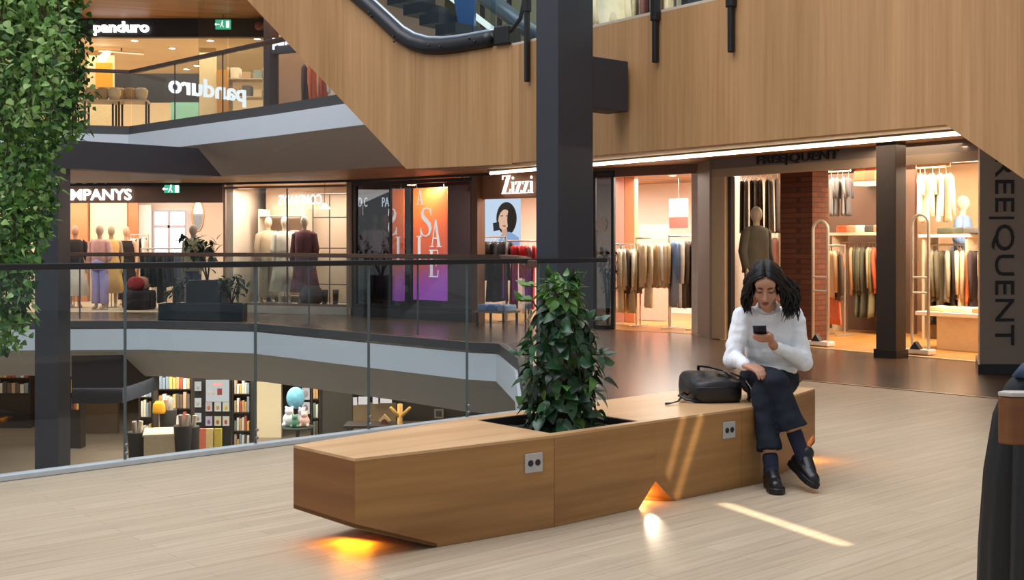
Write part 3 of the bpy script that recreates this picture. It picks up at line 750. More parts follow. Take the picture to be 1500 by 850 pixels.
# ================================================================ seated woman
WO = V((1.50, 6.70, 0))
pel = V((1.495, 6.735, .525))
hipR, hipL = V((1.412, 6.73, .526)), V((1.575, 6.735, .522))
kneL, ankL, toeL = V((1.372, 6.340, .492)), V((1.388, 6.20, .095)), V((1.386, 6.075, .035))
kneR, ankR, toeR = V((1.432, 6.30, .555)), V((1.566, 6.21, .150)), V((1.603, 6.085, .085))
shR, shL = V((1.322, 6.635, .895)), V((1.618, 6.665, .895))
elR, wrR = V((1.252, 6.575, .665)), V((1.283, 6.40, .640))
elL, wrL = V((1.650, 6.595, .655)), V((1.462, 6.455, .735))
neck0, neck1 = V((1.458, 6.615, .93)), V((1.436, 6.565, 1.03))
hc = V((1.420, 6.500, 1.074))
fwd = V((-.20, -.84, -.48)).normalized(); rgt = fwd.cross(V((0, 0, 1))).normalized()*-1   # rgt points to picture right
rgt = V((0, 0, 1)).cross(fwd).normalized(); upv = fwd.cross(rgt).normalized()
if upv.z < 0: upv = -upv
HM = Matrix((rgt, fwd, upv)).transposed()
def hd(x, y, z): return hc+HM @ V((x, y, z))
t = thing('person', 'person in a white jumper and dark trousers sitting cross-legged, looking at a phone', 'person', (1.47, 6.5, 0), world=True)
skin = mat('#c18e74', .5, 0, .06, 20, 0, .4)
mb = MB()
# head
mb.ell(hd(0, -.018, .036), (.074, .092, .086), M=HM); mb.ell(hd(0, .022, -.03), (.060, .068, .075), M=HM)
mb.ell(hd(0, .050, -.075), (.036, .034, .035), M=HM); mb.ell(hd(0, .066, -.094), (.019, .017, .016), M=HM)
mb.ell(hd(0, .060, .045), (.058, .026, .040), M=HM)
for s in (-1, 1):
    mb.ell(hd(.036*s, .050, -.028), (.026, .030, .028), M=HM); mb.ell(hd(.032*s, .069, .012), (.015, .012, .010), M=HM)
    mb.ell(hd(.030*s, .076, .030), (.022, .010, .008), M=HM)
    mb.ell(hd(.074*s, -.012, -.008), (.010, .020, .030), M=HM); mb.ell(hd(.010*s, .094, -.033), (.009, .010, .008), M=HM)
mb.cap(hd(0, .080, .022), hd(0, .104, -.028), .009, .0125); mb.ell(hd(0, .081, -.060), (.022, .012, .010), M=HM)
mb.cap(neck0, neck1, .054, .047); mb.cap(neck1, hd(0, -.02, -.03), .047, .05)
# trunk and limbs inside the clothes
mb.ell((1.497, 6.73, .60), (.12, .10, .12)); mb.ell((1.477, 6.69, .78), (.13, .095, .16)); mb.cap(shR+V((.03, 0, 0)), shL-V((.03, 0, 0)), .045, .045); mb.cap(V((1.475, 6.67, .86)), neck0, .08, .05)
for a, b, c in ((shR, elR, wrR), (shL, elL, wrL)):
    mb.cap(a, b, .042, .034); mb.cap(b, c, .035, .025)
for a, b, c, d in ((hipL, kneL, ankL, toeL), (hipR, kneR, ankR, toeR)):
    mb.cap(a, b, .07, .05); mb.cap(b, b.lerp(c, .35), .048, .046); mb.cap(b.lerp(c, .35), c, .046, .031); mb.cap(c, c.lerp(d, .5), .028, .02)
mb.cap(hipR, hipL, .085, .085)
# phone axes
gx = V((-.22, -.80, .55)).normalized(); pb = V((1.372, 6.405, .785)); pw = V((1, -.25, .04)); pw = (pw-gx*pw.dot(gx)).normalized(); pn = gx.cross(pw)
if pn.y > 0: pn = -pn                                    # pn: towards the camera, out of the phone's back
# left hand round the phone
palm = pb+pw*.045+gx*.028+pn*.016
mb.cap(wrL, wrL.lerp(palm, .45), .025, .026); 
for k, (gk, ln) in enumerate(((.008, .060), (.027, .070), (.046, .073), (.065, .066))):
    kn = pb+gx*gk+pw*.050+pn*.014
    mb.cap(wrL.lerp(palm, .30), kn, .0155, .0115)
    m1 = pb+gx*(gk+.004)+pw*.012+pn*.021; m2 = pb+gx*(gk+.005)+pw*(.050-ln)+pn*.017; m3 = pb+gx*(gk+.006)+pw*(.033-ln)+pn*.009
    mb.cap(kn, m1, .0105, .0092); mb.cap(m1, m2, .0092, .008); mb.cap(m2, m3, .008, .0066)
th0 = wrL.lerp(palm, .45); th1 = pb+gx*.02+pw*.060-pn*.012; th2 = pb+gx*.055+pw*.030-pn*.016
mb.cap(th0, th1, .015, .0115); mb.cap(th1, th2, .0112, .0085)
# right hand resting on the thigh, fingers curled over it
kd = V((.048, -.075, -.012)); wd = V((.6, .35, .0)).normalized()
for k in range(4):
    off = wd*(k-1.5)*.019
    kn = wrR+kd+off*.95+V((0, 0, .006-.004*abs(k-1.5)))
    mb.cap(wrR+off*.4, kn, .016, .0115)
    ln = (.034, .038, .036, .029)[k]
    f1 = kn+V((.45, -.8, -.38)).normalized()*ln; f2 = f1+V((.35, -.55, -.78)).normalized()*ln*.72; f3 = f2+V((.2, -.15, -1)).normalized()*ln*.5
    mb.cap(kn, f1, .0108, .0095); mb.cap(f1, f2, .0094, .0082); mb.cap(f2, f3, .0082, .0066)
tb = wrR+V((.03, -.015, .0)); t1 = tb+V((.040, -.012, -.002)); t2 = t1+V((.026, -.022, -.016))
mb.cap(tb, t1, .014, .011); mb.cap(t1, t2, .0108, .008)
body = link('body', remesh(mb, .0042, 3, .5, root_loc(t)), skin, t)
# face details
def hmb(fn, nm, m, par=body):
    k = MB(); fn(k); return k.build(nm, m, par, smooth=True)
mlip = mat('#8f4a45', .4, 0, .05)
def lips(k):
    k.ell(hd(0, .0905, -.0575), (.021, .007, .0045), M=HM); k.ell(hd(0, .090, -.0655), (.017, .007, .0055), M=HM)
hmb(lips, 'lips', mlip)
mhair = mat('#0c0908', .42, 0, .35, 60, 0, .35)
for s in (-1, 1):
    hmb(lambda k: k.tube([hd(.013*s, .0885, .030), hd(.027*s, .088, .037), hd(.042*s, .079, .034), hd(.050*s, .070, .028)], [.0028, .0036, .003, .0015], 6), 'eyebrow', mhair)
    hmb(lambda k: k.tube([hd(.018*s, .0795, .007), hd(.026*s, .082, .0035), (hd(.036*s, .0805, .0035)), hd(.045*s, .073, .007)], [.0014, .0024, .0024, .0014], 6), 'eyelashes', mhair)
# hair: cap and wavy locks
rh = random.Random(3)
mb = MB(); mb.ell(hd(0, -.030, .042), (.087, .096, .094), 24, 16, M=HM); mb.ell(hd(.0, -.050, -.02), (.085, .075, .10), 20, 14, M=HM)
for i in range(520):
    s = -1 if i % 2 else 1
    y = rh.uniform(-.105, .066); up0 = sqrt(max(.0, 1-((y+.025)/.115)**2))
    p0 = hd(.006*s*rh.uniform(.1, 2), y, .042+.093*up0)
    sx = (.084+rh.uniform(-.004, .014)); front = max(0, (y-.02)/.05)
    p1 = hd(s*(.052+.012*rh.random()), y+.002, .030+.085*up0)
    p2 = hd(s*(sx+.004*front), y*.85-.006, .015+rh.uniform(-.012, .02))
    L = rh.uniform(.10, .20) if s > 0 else rh.uniform(.09, .165)
    outw = (rh.uniform(.015, .105) if s > 0 else rh.uniform(-.018, .026))
    ph = rh.random()*6.28; amp = rh.uniform(.008, .024)
    pts = [p0, p1, p2]
    for k in range(1, 6):
        f = k/5; q = p2+V((s*outw*sin(min(1, f*1.3)*pi/2), .035*f+ (.01 if s > 0 else 0), -L*f))
        q += V((amp*sin(ph+7*f), amp*cos(ph+6*f), 0)); pts.append(q)
    r = rh.uniform(.0042, .0078)
    sm = []
    for k in range(len(pts)-1):
        for j in range(2): sm.append(pts[k].lerp(pts[k+1], j/2))
    sm.append(pts[-1])
    for _ in range(2): sm = [sm[0]]+[(sm[k-1]+sm[k]*2+sm[k+1])/4 for k in range(1, len(sm)-1)]+[sm[-1]]
    mb.tube(sm, [r*min(1, .5+k*.25)*(1 if k < len(sm)-5 else (len(sm)-k)/5.5) for k in range(len(sm))], 6)
mb.build('hair', mhair, t, smooth=True)
# jumper
wn = lambda p, s: noise.noise(p*s)
mb = MB()
mb.ell((1.497, 6.728, .625), (.150, .128, .085)); mb.ell((1.488, 6.70, .70), (.148, .128, .11)); mb.ell((1.474, 6.675, .80), (.158, .122, .14))
mb.cap(shR+V((.02, 0, -.005)), shL+V((-.02, 0, -.005)), .062, .062); mb.cap(V((1.472, 6.665, .87)), neck0+V((0, .01, .005)), .10, .068)
mb.cap(shR, elR, .060, .053); mb.cap(elR, wrR.lerp(elR, .12), .054, .036); mb.cap(shL, elL, .060, .053); mb.cap(elL, wrL.lerp(elL, .10), .054, .036)
mb.ell(elR+V((0, .0, -.012)), .055); mb.ell(elL+V((0, 0, -.012)), .056)
def knit(p):
    q = p+root_loc(t); d = .006*noise.noise(q*17)+.004*noise.noise(V((q.x*30, q.y*30, q.z*12)))
    for a, b in ((shR, elR), (elR, wrR), (shL, elL), (elL, wrL)):
        ab = b-a; f = (q-a).dot(ab)/ab.length_squared
        if 0 < f < 1 and ((q-a)-ab*f).length < .075: d += .0016*sin(f*24+6*noise.noise(q*9))
    return d
mj = mat('#f3f5f9', .9, 0, .03, 90, .25, .2, .3)
jump = link('jumper', remesh(mb, .006, 5, .5, root_loc(t), knit), mj, t)
mb = MB()
ringc = lambda c, n, r, th, sx=1: None
def torus(mb, c, nrm, r, th, sq=1.0, seg=26):
    n = V(nrm).normalized(); x = n.orthogonal().normalized(); x = V((1, 0, 0))-n*n.x; x.normalize(); y = n.cross(x)
    pts = [V(c)+x*cos(2*pi*k/seg)*r+y*sin(2*pi*k/seg)*r*sq for k in range(seg+1)]
    return mb.tube(pts, th, 8, caps=False)
torus(mb, neck0+V((-.004, -.010, .012)), (neck1-neck0)+V((0, -.03, 0)), .060, .0095); mb.build('collar', mj, jump, smooth=True)
for wr, el, rr in ((wrR, elR, .031), (wrL, elL, .031)):
    mb = MB(); mb.cap(wr.lerp(el, .10), wr.lerp(el, .03), .034, .032); mb.build('cuff', mj, jump, smooth=True)
mb = MB()
rr = []
for z, g_ in ((.565, 1.0), (.578, 1.03), (.60, 1.035), (.615, 1.0)):
    rr.append([V((1.497+.150*g_*cos(2*pi*k/36), 6.728+.128*g_*sin(2*pi*k/36), z)) for k in range(36)])
mb.loft(rr).build('hem', mj, jump, smooth=True)
# trousers
mb = MB(); mb.cap(hipR+V((0, .02, .0)), hipL+V((0, .02, 0)), .095, .098); mb.ell((1.495, 6.735, .545), (.150, .125, .075))
hemL = kneL.lerp(ankL, .72); hemR = kneR.lerp(ankR, .56)
mb.cap(hipL, kneL, .092, .073); mb.cap(kneL, kneL.lerp(hemL, .5), .072, .062); mb.tube([kneL.lerp(hemL, .45), kneL.lerp(hemL, .75), hemL.lerp(ankL, .06)], [.062, .064, .069], 20)
mb.cap(hipR, kneR, .092, .074); mb.cap(kneR, kneR.lerp(hemR, .5), .073, .068); mb.tube([kneR.lerp(hemR, .35), kneR.lerp(hemR, .7), hemR.lerp(ankR, .08)], [.066, .071, .082], 20)

def cloth(p):
    q = p+root_loc(t); return .006*noise.noise(q*14)+.004*noise.noise(V((q.x*24, q.y*10, q.z*24)))
mt_ = mat('#1d212d', .8, 0, .12, 60, .1, .25)
link('trousers', remesh(mb, .006, 4, .5, root_loc(t), cloth), mt_, t)
# socks and shoes
msock = mat('#1a1f36', .85, 0, .1, 80)
for nm, a, c, d, f0 in (('left', kneL, ankL, toeL, .83), ('right', kneR, ankR, toeR, .66)):
    mb = MB(); mb.cap(a.lerp(c, f0), c, .043, .038); mb.cap(c, c.lerp(d, .35)-V((0, 0, .01)), .038, .034); link('sock', remesh(mb, .005, 3, .5, root_loc(t)), msock, t)
mshoe = mat('#131417', .35, 0, .1, 30)
def shoe(ank, toe, sole_n):
    ax = (toe-ank); n = V(sole_n).normalized(); ax = (ax-n*ax.dot(n)).normalized(); sd = ax.cross(n)
    base = ank-n*.078                                   # under the ankle
    M3 = Matrix((ax, sd, n)).transposed()
    mb = MB(); W3 = lambda x, y, z: base+M3 @ V((x, y, z))
    mb.cap(W3(-.045, 0, .05), W3(.05, 0, .048), .040, .042); mb.cap(W3(.05, 0, .045), W3(.125, .004, .036), .042, .036); mb.cap(W3(-.03, 0, .08), W3(-.015, 0, .115), .040, .042); mb.cap(W3(0, 0, .09), W3(.07, 0, .055), .036, .036)
    o = link('shoe', remesh(mb, .005, 4, .5, root_loc(t)), mshoe, t)
    prof = [(-.085, .0), (-.075, .03), (-.03, .038), (.03, .036), (.08, .046), (.135, .042), (.163, .022), (.168, 0)]
    ol = [(x, y) for x, y in prof]+[(x, -y) for x, y in reversed(prof[1:-1])]
    k = MB(); k.loft([[W3(x*s_, y*s_, z) for x, y in ol] for z, s_ in ((.0, .97), (.006, 1.0), (.028, 1.0), (.032, .97))]); k.build('sole', mat('#0e0f11', .5), o)
    k = MB()
    for j in range(4): k.tube([W3(.02+.018*j, -.024, .088-.011*j), W3(.022+.018*j, 0, .096-.011*j), W3(.02+.018*j, .024, .088-.011*j)], .003, 6)
    k.build('laces', mat('#1d1e22', .7), o)
shoe(V((ankL.x, ankL.y, .080)), V((toeL.x, toeL.y, .05)), (0, 0, 1))
shoe(ankR, toeR, (.40, -.22, .92))
# phone
t2 = thing('phone', 'dark blue backed phone held up in the left hand of the seated person', 'phone', pb, world=True)
M4 = Matrix((pw, -pn, gx)).transposed()
MB().box(pb+gx*.072, (.073, .008, .148), M=M4).build('case', mat('#20242f', .3), t2, bevel=.003)
MB().box(pb+gx*.072-pn*.0046, (.066, .001, .138), M=M4).build('screen', mat('#0c0d10', .1), t2)
mb = MB(); mb.box(pb+gx*.128+pw*(-.02)+pn*.005, (.024, .003, .026), M=M4); mb.build('camera_bump', mat('#2e3442', .25), t2, bevel=.001)
# ================================================================ shop kit: clothes, racks, mannequins, lettering
def fit_text(txt, cap, o, right, up=V((0, 0, 1)), depth=.03, width=None, mirror=False, bold=.0):
    """text of cap height cap starting at o; squeezed to the given overall width"""
    size = cap/.69
    mb = text_mb(txt, size, V((0, 0, 0)), V((1, 0, 0)), V((0, 1, 0)), depth, False, bold)
    x1 = max(p.x for p in mb.v); k = (width/x1) if width else 1
    right = V(right).normalized(); up = V(up); n = right.cross(up); sg = -1 if mirror else 1
    mb.v = [V(o)+right*(p.x*k*sg)+up*p.y+n*p.z for p in mb.v]
    return mb
GL = {
 'Z': (.66, [[(.40, .97), (.60, .97), (.24, .03), (.04, .03)], [(.06, 1), (.62, 1), (.62, .95), (.06, .95)], [(.06, 1), (.10, 1), (.075, .76), (.05, .76)], [(.02, .0), (.60, 0), (.60, .05), (.02, .05)], [(.60, 0), (.56, 0), (.60, .26), (.63, .26)]]),
 'i': (.26, [[(.08, 0), (.19, 0), (.19, .64), (.08, .64)], [(.02, 0), (.25, 0), (.25, .03), (.02, .03)], [(.02, .64), (.19, .64), (.19, .61), (.02, .60)], [(.135, .92), (.20, .84), (.135, .76), (.07, .84)]]),
 'z': (.50, [[(.28, .63), (.44, .63), (.18, .02), (.03, .02)], [(.05, .65), (.45, .65), (.45, .61), (.05, .61)], [(.05, .65), (.08, .65), (.06, .48), (.04, .48)], [(.02, 0), (.45, 0), (.45, .04), (.02, .04)], [(.45, 0), (.42, 0), (.45, .18), (.475, .18)]]),
 'A': (.74, [[(.10, 0), (.145, 0), (.36, .96), (.33, 1)], [(.30, 1), (.39, 1), (.66, 0), (.50, 0)], [(.20, .34), (.56, .34), (.56, .30), (.19, .30)], [(.0, 0), (.24, 0), (.24, .03), (0, .03)], [(.42, 0), (.74, 0), (.74, .03), (.42, .03)]]),
 'L': (.60, [[(.10, 0), (.25, 0), (.25, 1), (.10, 1)], [(.02, 1), (.34, 1), (.34, .97), (.02, .97)], [(.02, 0), (.58, 0), (.58, .04), (.02, .04)], [(.58, 0), (.54, 0), (.58, .28), (.60, .28)]]),
 'E': (.62, [[(.10, 0), (.25, 0), (.25, 1), (.10, 1)], [(.02, 1), (.56, 1), (.56, .96), (.02, .96)], [(.02, 0), (.58, 0), (.58, .04), (.02, .04)], [(.25, .53), (.46, .53), (.46, .49), (.25, .49)], [(.56, 1), (.53, 1), (.56, .76), (.58, .76)], [(.58, 0), (.54, 0), (.58, .26), (.61, .26)], [(.46, .62), (.43, .51), (.46, .40), (.48, .40), (.48, .62)]]),
}
def s_glyph():
    sp = [(.50, .80), (.44, .93), (.30, .985), (.16, .93), (.11, .80), (.16, .66), (.29, .55), (.42, .43), (.47, .27), (.42, .10), (.28, .02), (.13, .06), (.05, .22)]
    wd = [.03, .035, .04, .06, .11, .14, .15, .145, .11, .06, .04, .035, .03]
    l, r = [], []
    for i, p in enumerate(sp):
        a = V(sp[max(i-1, 0)]); b = V(sp[min(i+1, len(sp)-1)]); t = (b-a).normalized(); n = V((-t.y, t.x))*wd[i]/2
        l.append(V(p)+n); r.append(V(p)-n)
    q = [[l[i], l[i+1], r[i+1], r[i]] for i in range(len(sp)-1)]
    return (.56, q+[[(.47, .98), (.50, .98), (.52, .72), (.49, .72)], [(.03, .30), (.06, .30), (.07, .02), (.04, .02)]])
GL['S'] = s_glyph()
def glyphs(mb, ch, o, h, right, up=V((0, 0, 1)), depth=.01, mirror=False, wid=1.0):
    right = V(right).normalized(); n = right.cross(V(up)); sg = -1 if mirror else 1
    w_, polys = GL[ch]
    for p in polys:
        mb.vpoly([V(o)+right*(x*h*sg*wid)+V(up)*(y*h) for x, y in p], n*depth)
    return w_*h*wid
def serif_text(txt, o, h, right, depth=.02, gap=.03, wid=1.0):
    mb = MB(); x = 0
    for c in txt: x += glyphs(mb, c, V(o)+V(right).normalized()*x, h, right, depth=depth, wid=wid)+gap*h
    return mb

# ---- garments; rail axis is local x, the garment hangs in the y-z plane
def hanger_mesh():
    mb = MB(); mb.tube([(0, 0, .012), (0, .016, .004), (0, .014, -.02), (0, 0, -.05), (0, 0, -.075)], .003, 5)
    mb.tube([(0, -.19, -.135), (0, 0, -.075), (0, .19, -.135)], .006, 5); return mb.mesh('hanger')
HANGER = hanger_mesh(); m_hang = mat('#c9c2b8', .3, .6)
def garment_mesh(kind, seed):
    rg = random.Random(seed); mb = MB()
    Ln, sl, wt, hem, th = {'shirt': (.66, .52, .17, .20, .030), 'jacket': (.70, .56, .19, .21, .045), 'coat': (1.02, .58, .19, .25, .05), 'dress': (1.05, .16, .15, .25, .035), 'top': (.55, .22, .18, .19, .028), 'trousers': (.78, 0, .12, .13, .03)}[kind]
    ph = rg.random()*6; rings = []
    for i in range(13):
        f = i/12; z = -.085-Ln*f
        w_ = .06+.14*min(1, f/.07)**.8 if f < .07 else (.20-(.20-wt)*min(1, (f-.07)/.35) if f < .42 else wt+(hem-wt)*(f-.42)/.58)
        if kind == 'trousers': w_ = .125; z = -.11-Ln*f
        ring = []
        for k in range(24):
            a = 2*pi*k/24; fold = 1+.35*f*sin(5*a+ph+1.5*f)+.15*f*sin(9*a-ph)
            ring.append(V((th*sin(a)*fold*(1 if f > .07 else .7), w_*cos(a)*(1+.05*f*sin(4*a+ph)), z+.01*sin(3*a+ph)*f)))
        rings.append(ring)
    mb.loft(rings)
    if sl:
        for s in (-1, 1):
            mb.tube([(0, s*.165, -.115), (.008, s*.215, -.15), (.014, s*.238, -.15-sl*.45), (.01+.02*rg.random(), s*.225, -.15-sl)], [.05, .058, .050, .040], 10, flat=.6, up=(1, 0, 0))
    return mb.mesh(kind, None, True)
GM = {}
def gmesh(kind, k):
    key = (kind, k % 3)
    if key not in GM: GM[key] = garment_mesh(kind, hash(kind) % 97+k % 3 if False else (len(kind)*7+k % 3))
    return GM[key]
GARM = {'shirt': 'shirt', 'jacket': 'jacket', 'coat': 'coat', 'dress': 'dress', 'top': 'blouse', 'trousers': 'pair of trousers'}
GARMC = {'trousers': 'trousers', 'top': 'blouse'}
gr_ = random.Random(17)
def hang(p0, p1, z, specs, ref, group, jit=.25, rot=0):
    """clothes along a rail from p0 to p1; each its own thing"""
    p0 = V(p0[:2]); p1 = V(p1[:2]); n = len(specs); d = (p1-p0); a = atan2(d.y, d.x)
    for i, (kind, col, cn) in enumerate(specs):
        f = (i+.5+gr_.uniform(-jit, jit))/n; q = p0+d*f
        nm = {'shirt': 'hanging_shirt', 'jacket': 'hanging_jacket', 'coat': 'hanging_coat', 'dress': 'hanging_dress', 'top': 'hanging_blouse', 'trousers': 'hanging_trousers'}[kind]
        o = link(nm, gmesh(kind, i), None); me = o.data
        if not me.materials: me.materials.append(mat(col, .85))
        o.material_slots[0].link = 'OBJECT'; o.material_slots[0].material = mat(col, .85, 0, .22, 12)
        o.location = (q.x, q.y, z); o.rotation_euler = (0, gr_.uniform(-.03, .03), a+gr_.uniform(-.22, .22)+rot)
        tag(o, '%s %s, %s along from %s' % (cn, GARM[kind], ORD[i], ref), GARMC.get(kind, kind), group)
        h = link('hanger', HANGER, None, o)
        if not HANGER.materials: HANGER.materials.append(m_hang)
def rack(label, p0, p1, z, zf=0.0, col='#c7c1b8', foot=.22, group=None, posts=2, m=None):
    p0 = V(p0[:2]); p1 = V(p1[:2]); d = (p1-p0).normalized(); n = V((-d.y, d.x)); m = m or mat(col, .3, .7)
    t = thing('clothes_rail', label, 'clothes rail', (*((p0+p1)/2), zf), world=True, group=group)
    MB().tube([(*(p0-d*.06), z), (*(p1+d*.06), z)], .014, 8).build('rail', m, t)
    for p in (p0-d*.05, p1+d*.05):
        MB().tube([(*p, zf+.015), (*p, z+.02)], .014, 8).build('upright', m, t)
        mb = MB(); mb.tube([(*(p-n*foot), zf+.015), (*(p+n*foot), zf+.015)], .014, 8); mb.build('foot', m, t)
    return t
# ---- mannequins
def mannequin_mesh():
    mb = MB()
    mb.ell((0, 0, 1.60), (.075, .095, .115)); mb.cap((0, .012, 1.36), (0, 0, 1.52), .055, .045)
    mb.cap((-.14, 0, 1.36), (.14, 0, 1.36), .055, .055); mb.ell((0, 0, 1.24), (.15, .105, .16)); mb.ell((0, 0, 1.06), (.115, .09, .14)); mb.ell((0, .01, .92), (.155, .115, .13))
    for s in (-1, 1):
        mb.cap((.175*s, 0, 1.35), (.215*s, .02, 1.08), .045, .036); mb.cap((.215*s, .02, 1.08), (.215*s, -.05, .84), .035, .026); mb.ell((.215*s, -.06, .77), (.02, .035, .07))
        mb.cap((.085*s, 0, .88), (.085*s, .01, .50), .085, .055); mb.cap((.085*s, .01, .50), (.085*s, .02, .09), .052, .034); mb.cap((.085*s, .02, .055), (.085*s, -.11, .035), .036, .03)
    return remesh(mb, .016, 3)
MANN = mannequin_mesh()
def loft_cloth(prof, seed=0, fold=.05, nf=7):
    rings = []
    for z, rx, ry, cy in prof:
        f = max(0, (prof[0][0]-z))
        rings.append([V((rx*cos(2*pi*k/36)*(1+fold*f*sin(nf*2*pi*k/36+seed)), cy+ry*sin(2*pi*k/36)*(1+fold*f*sin(nf*2*pi*k/36+seed)), z)) for k in range(36)])
    return MB().loft(rings)
def sleeves(mb, zend=.86, r=.058):
    for s in (-1, 1):
        mb.tube([(.13*s, 0, 1.385), (.185*s, .003, 1.34), (.226*s, .02, 1.08), (.224*s, -.05, zend)], [.05, r+.006, r, r*.85], 12)
def mannequin(label, x, y, z, rz, skin, outfit, group=None):
    """outfit: list of (kind, colour)"""
    t = thing('mannequin', label, 'mannequin', (x, y, z), rz, group)
    b = link('body', MANN, None, t)
    if not MANN.materials: MANN.materials.append(mat('#d8d2c8'))
    b.material_slots[0].link = 'OBJECT'; b.material_slots[0].material = mat(skin, .45)
    MB().tube([(0, .09, 0), (0, .09, .5)], .01, 6).build('support_rod', m_brass, t)
    mb = MB(); mb.lathe([(.16, 0.001), (.16, .012), (.02, .016)], (0, .02, 0), 20); mb.build('base', mat('#bdb7ae', .3, .5), t)
    for kind, c in outfit:
        m = mat(c, .85, 0, .18, 10)
        if kind == 'dress': mb = loft_cloth([(1.42, .10, .075, 0), (1.37, .17, .10, 0), (1.24, .172, .128, 0), (1.06, .142, .118, 0), (.92, .182, .145, .01), (.6, .215, .185, .01), (.30, .25, .22, .01)], 1)
        elif kind == 'shift': mb = loft_cloth([(1.40, .15, .10, 0), (1.24, .172, .13, 0), (1.06, .16, .13, 0), (.92, .185, .15, .01), (.55, .20, .17, .01)], 2)
        elif kind == 'top': mb = loft_cloth([(1.42, .10, .075, 0), (1.37, .18, .10, 0), (1.24, .178, .132, 0), (1.06, .16, .13, 0), (.90, .185, .15, .01)], 3); sleeves(mb, 1.0)
        elif kind == 'jacket': mb = loft_cloth([(1.44, .09, .07, .01), (1.38, .19, .11, 0), (1.24, .195, .15, 0), (1.06, .185, .15, 0), (.85, .20, .165, .01), (.78, .205, .17, .01)], 4); sleeves(mb, .84, .066)
        elif kind == 'coat': mb = loft_cloth([(1.44, .09, .07, .01), (1.38, .19, .11, 0), (1.24, .195, .15, 0), (1.06, .18, .15, 0), (.85, .21, .17, .01), (.42, .235, .20, .01)], 4); sleeves(mb, .84, .066)
        elif kind == 'trousers':
            mb = MB(); mb.lathe([(.13, 1.04), (.165, .96), (.175, .86), (.16, .80)], (0, .01, 0), 28)
            for s in (-1, 1): mb.tube([(.085*s, .005, .86), (.09*s, .012, .5), (.095*s, .02, .12)], [.098, .085, .088], 14)
        elif kind == 'skirt': mb = loft_cloth([(1.04, .13, .11, 0), (.92, .182, .145, .01), (.6, .23, .19, .01), (.25, .28, .24, .01)], 5, .12, 9)
        o = mb.build({'dress': 'dress', 'shift': 'dress', 'top': 'top', 'jacket': 'jacket', 'coat': 'coat', 'trousers': 'trousers', 'skirt': 'skirt'}[kind], m, t, smooth=True)
    return t
def exit_sign(label, c, right, w_=.42, h=.2):
    right = V(right).normalized(); n = right.cross(V((0, 0, 1))); a = atan2(right.y, right.x); c = V(c)
    t = thing('exit_sign', label, 'exit sign', c, world=True, group=None)
    MB().box(c, (w_, .05, h), a).build('housing', emat('#43b88e', 1.1), t)
    mb = MB(); f = c+n*.028      # running figure, door and arrow
    def bx(x, z, sx, sz, rot=0):
        M = Matrix((right, n, V((0, 0, 1)))).transposed() @ Matrix.Rotation(rot, 3, 'Y'); mb.box(f+right*x+V((0, 0, z)), (sx, .004, sz), M=M)
    bx(.10, 0, .07, .14); bx(-.02, .02, .03, .07, .3); bx(-.045, -.035, .016, .06, .6); bx(.0, -.035, .016, .06, -.5); bx(-.12, 0, .10, .022); bx(-.155, .012, .04, .016, -.7); bx(-.155, -.012, .04, .016, .7)
    mb.ell(f+right*-.012+V((0, 0, .07)), .014, 8, 6); mb.build('pictogram', emat('#f2fff8', 1.6), t)
    MB().tube([c+V((0, 0, h/2)), c+V((0, 0, h/2+.12))], .008, 6).build('hanger_rod', m_black, t)
    return t
def downlight(x, y, z, label, group, r=.055, s=14):
    t = thing('ceiling_spot', label, 'ceiling light', (x, y, z), 0, group)
    MB().lathe([(r, -.012), (r*1.35, -.012), (r*1.35, 0), (r, 0), (r, -.012)], (0, 0, 0), 16, False).build('rim', mat('#e8e2d8', .4), t)
    MB().lathe([(.001, -.008), (r, -.008), (r, -.002), (.001, -.002)], (0, 0, 0), 16).build('lamp', emat('#fff0d8', s), t)
    return t
def frame_strip(mb, p0, p1, z0, z1, w_, th=.06):
    """rectangular frame in the upright plane p0-p1"""
    d = (V(p1)-V(p0)).normalized(); a = V(p0); b = V(p1)
    mb.wall(a, a+d*w_, z0, z1, th); mb.wall(b-d*w_, b, z0, z1, th); mb.wall(a+d*w_, b-d*w_, z1-w_, z1, th); mb.wall(a+d*w_, b-d*w_, z0, z0+w_, th)
    return mb
def folded(label, x, y, z, rz, col, group, w_=.28, d=.34, h=.05):
    o = MB(); rings = []
    for zz, k in ((0, .97), (h*.2, 1), (h*.75, 1), (h, .95)):
        rings.append([V((w_/2*k*(abs(cos(a))**.35)*(1 if cos(a) > 0 else -1), d/2*k*(abs(sin(a))**.35)*(1 if sin(a) > 0 else -1), zz+.004*sin(3*a))) for a in [2*pi*i/28 for i in range(28)]])
    o.loft(rings); o = o.build('folded_garment', mat(col, .9, 0, .2, 14), None, smooth=True); o.location = (x, y, z); o.rotation_euler = (0, 0, rz)
    return tag(o, label, 'folded clothes', group)
# ================================================================ far left clothes shop
S1, S2, S3, S4 = V((-5.6, 22.5)), V((-2.97, 21.5)), V((-.634, 19.6)), V((2.65, 17.0))
XR = V((1, 0, 0))
def at(u, d): return (u-CX)*d/F
mb = MB(); mb.wall((-16, 23.3), (-5.62, 22.52), 2.14, 2.499, .12); struct('wall_shop_sign', mb, mat('#7a5a49', .6, 0, .04, 2))
struct('wall_shop_back', MB().wall((-16, 27.6), (-5.0, 27.6), .008, 2.499, .1), m_wallpale)
struct('wall_shop_left', MB().wall((-15.9, 23.4), (-15.9, 27.6), .008, 2.499, .1), m_wallpale)
struct('wall_shop_right', MB().wall((-5.58, 22.66), (-4.95, 27.5), .008, 2.499, -.14), mat('#e2d3c2', .7, 0, .03, 2))
sd1 = V((10.38, -.78, 0)).normalized()
yl = lambda x: 23.3-(x+16)*.78/10.38
t = thing('shop_sign', 'white lettered shop sign on the brown band of the far left clothes shop', 'sign', (at(68, 22.8), yl(at(68, 22.8)), 2.2), world=True)
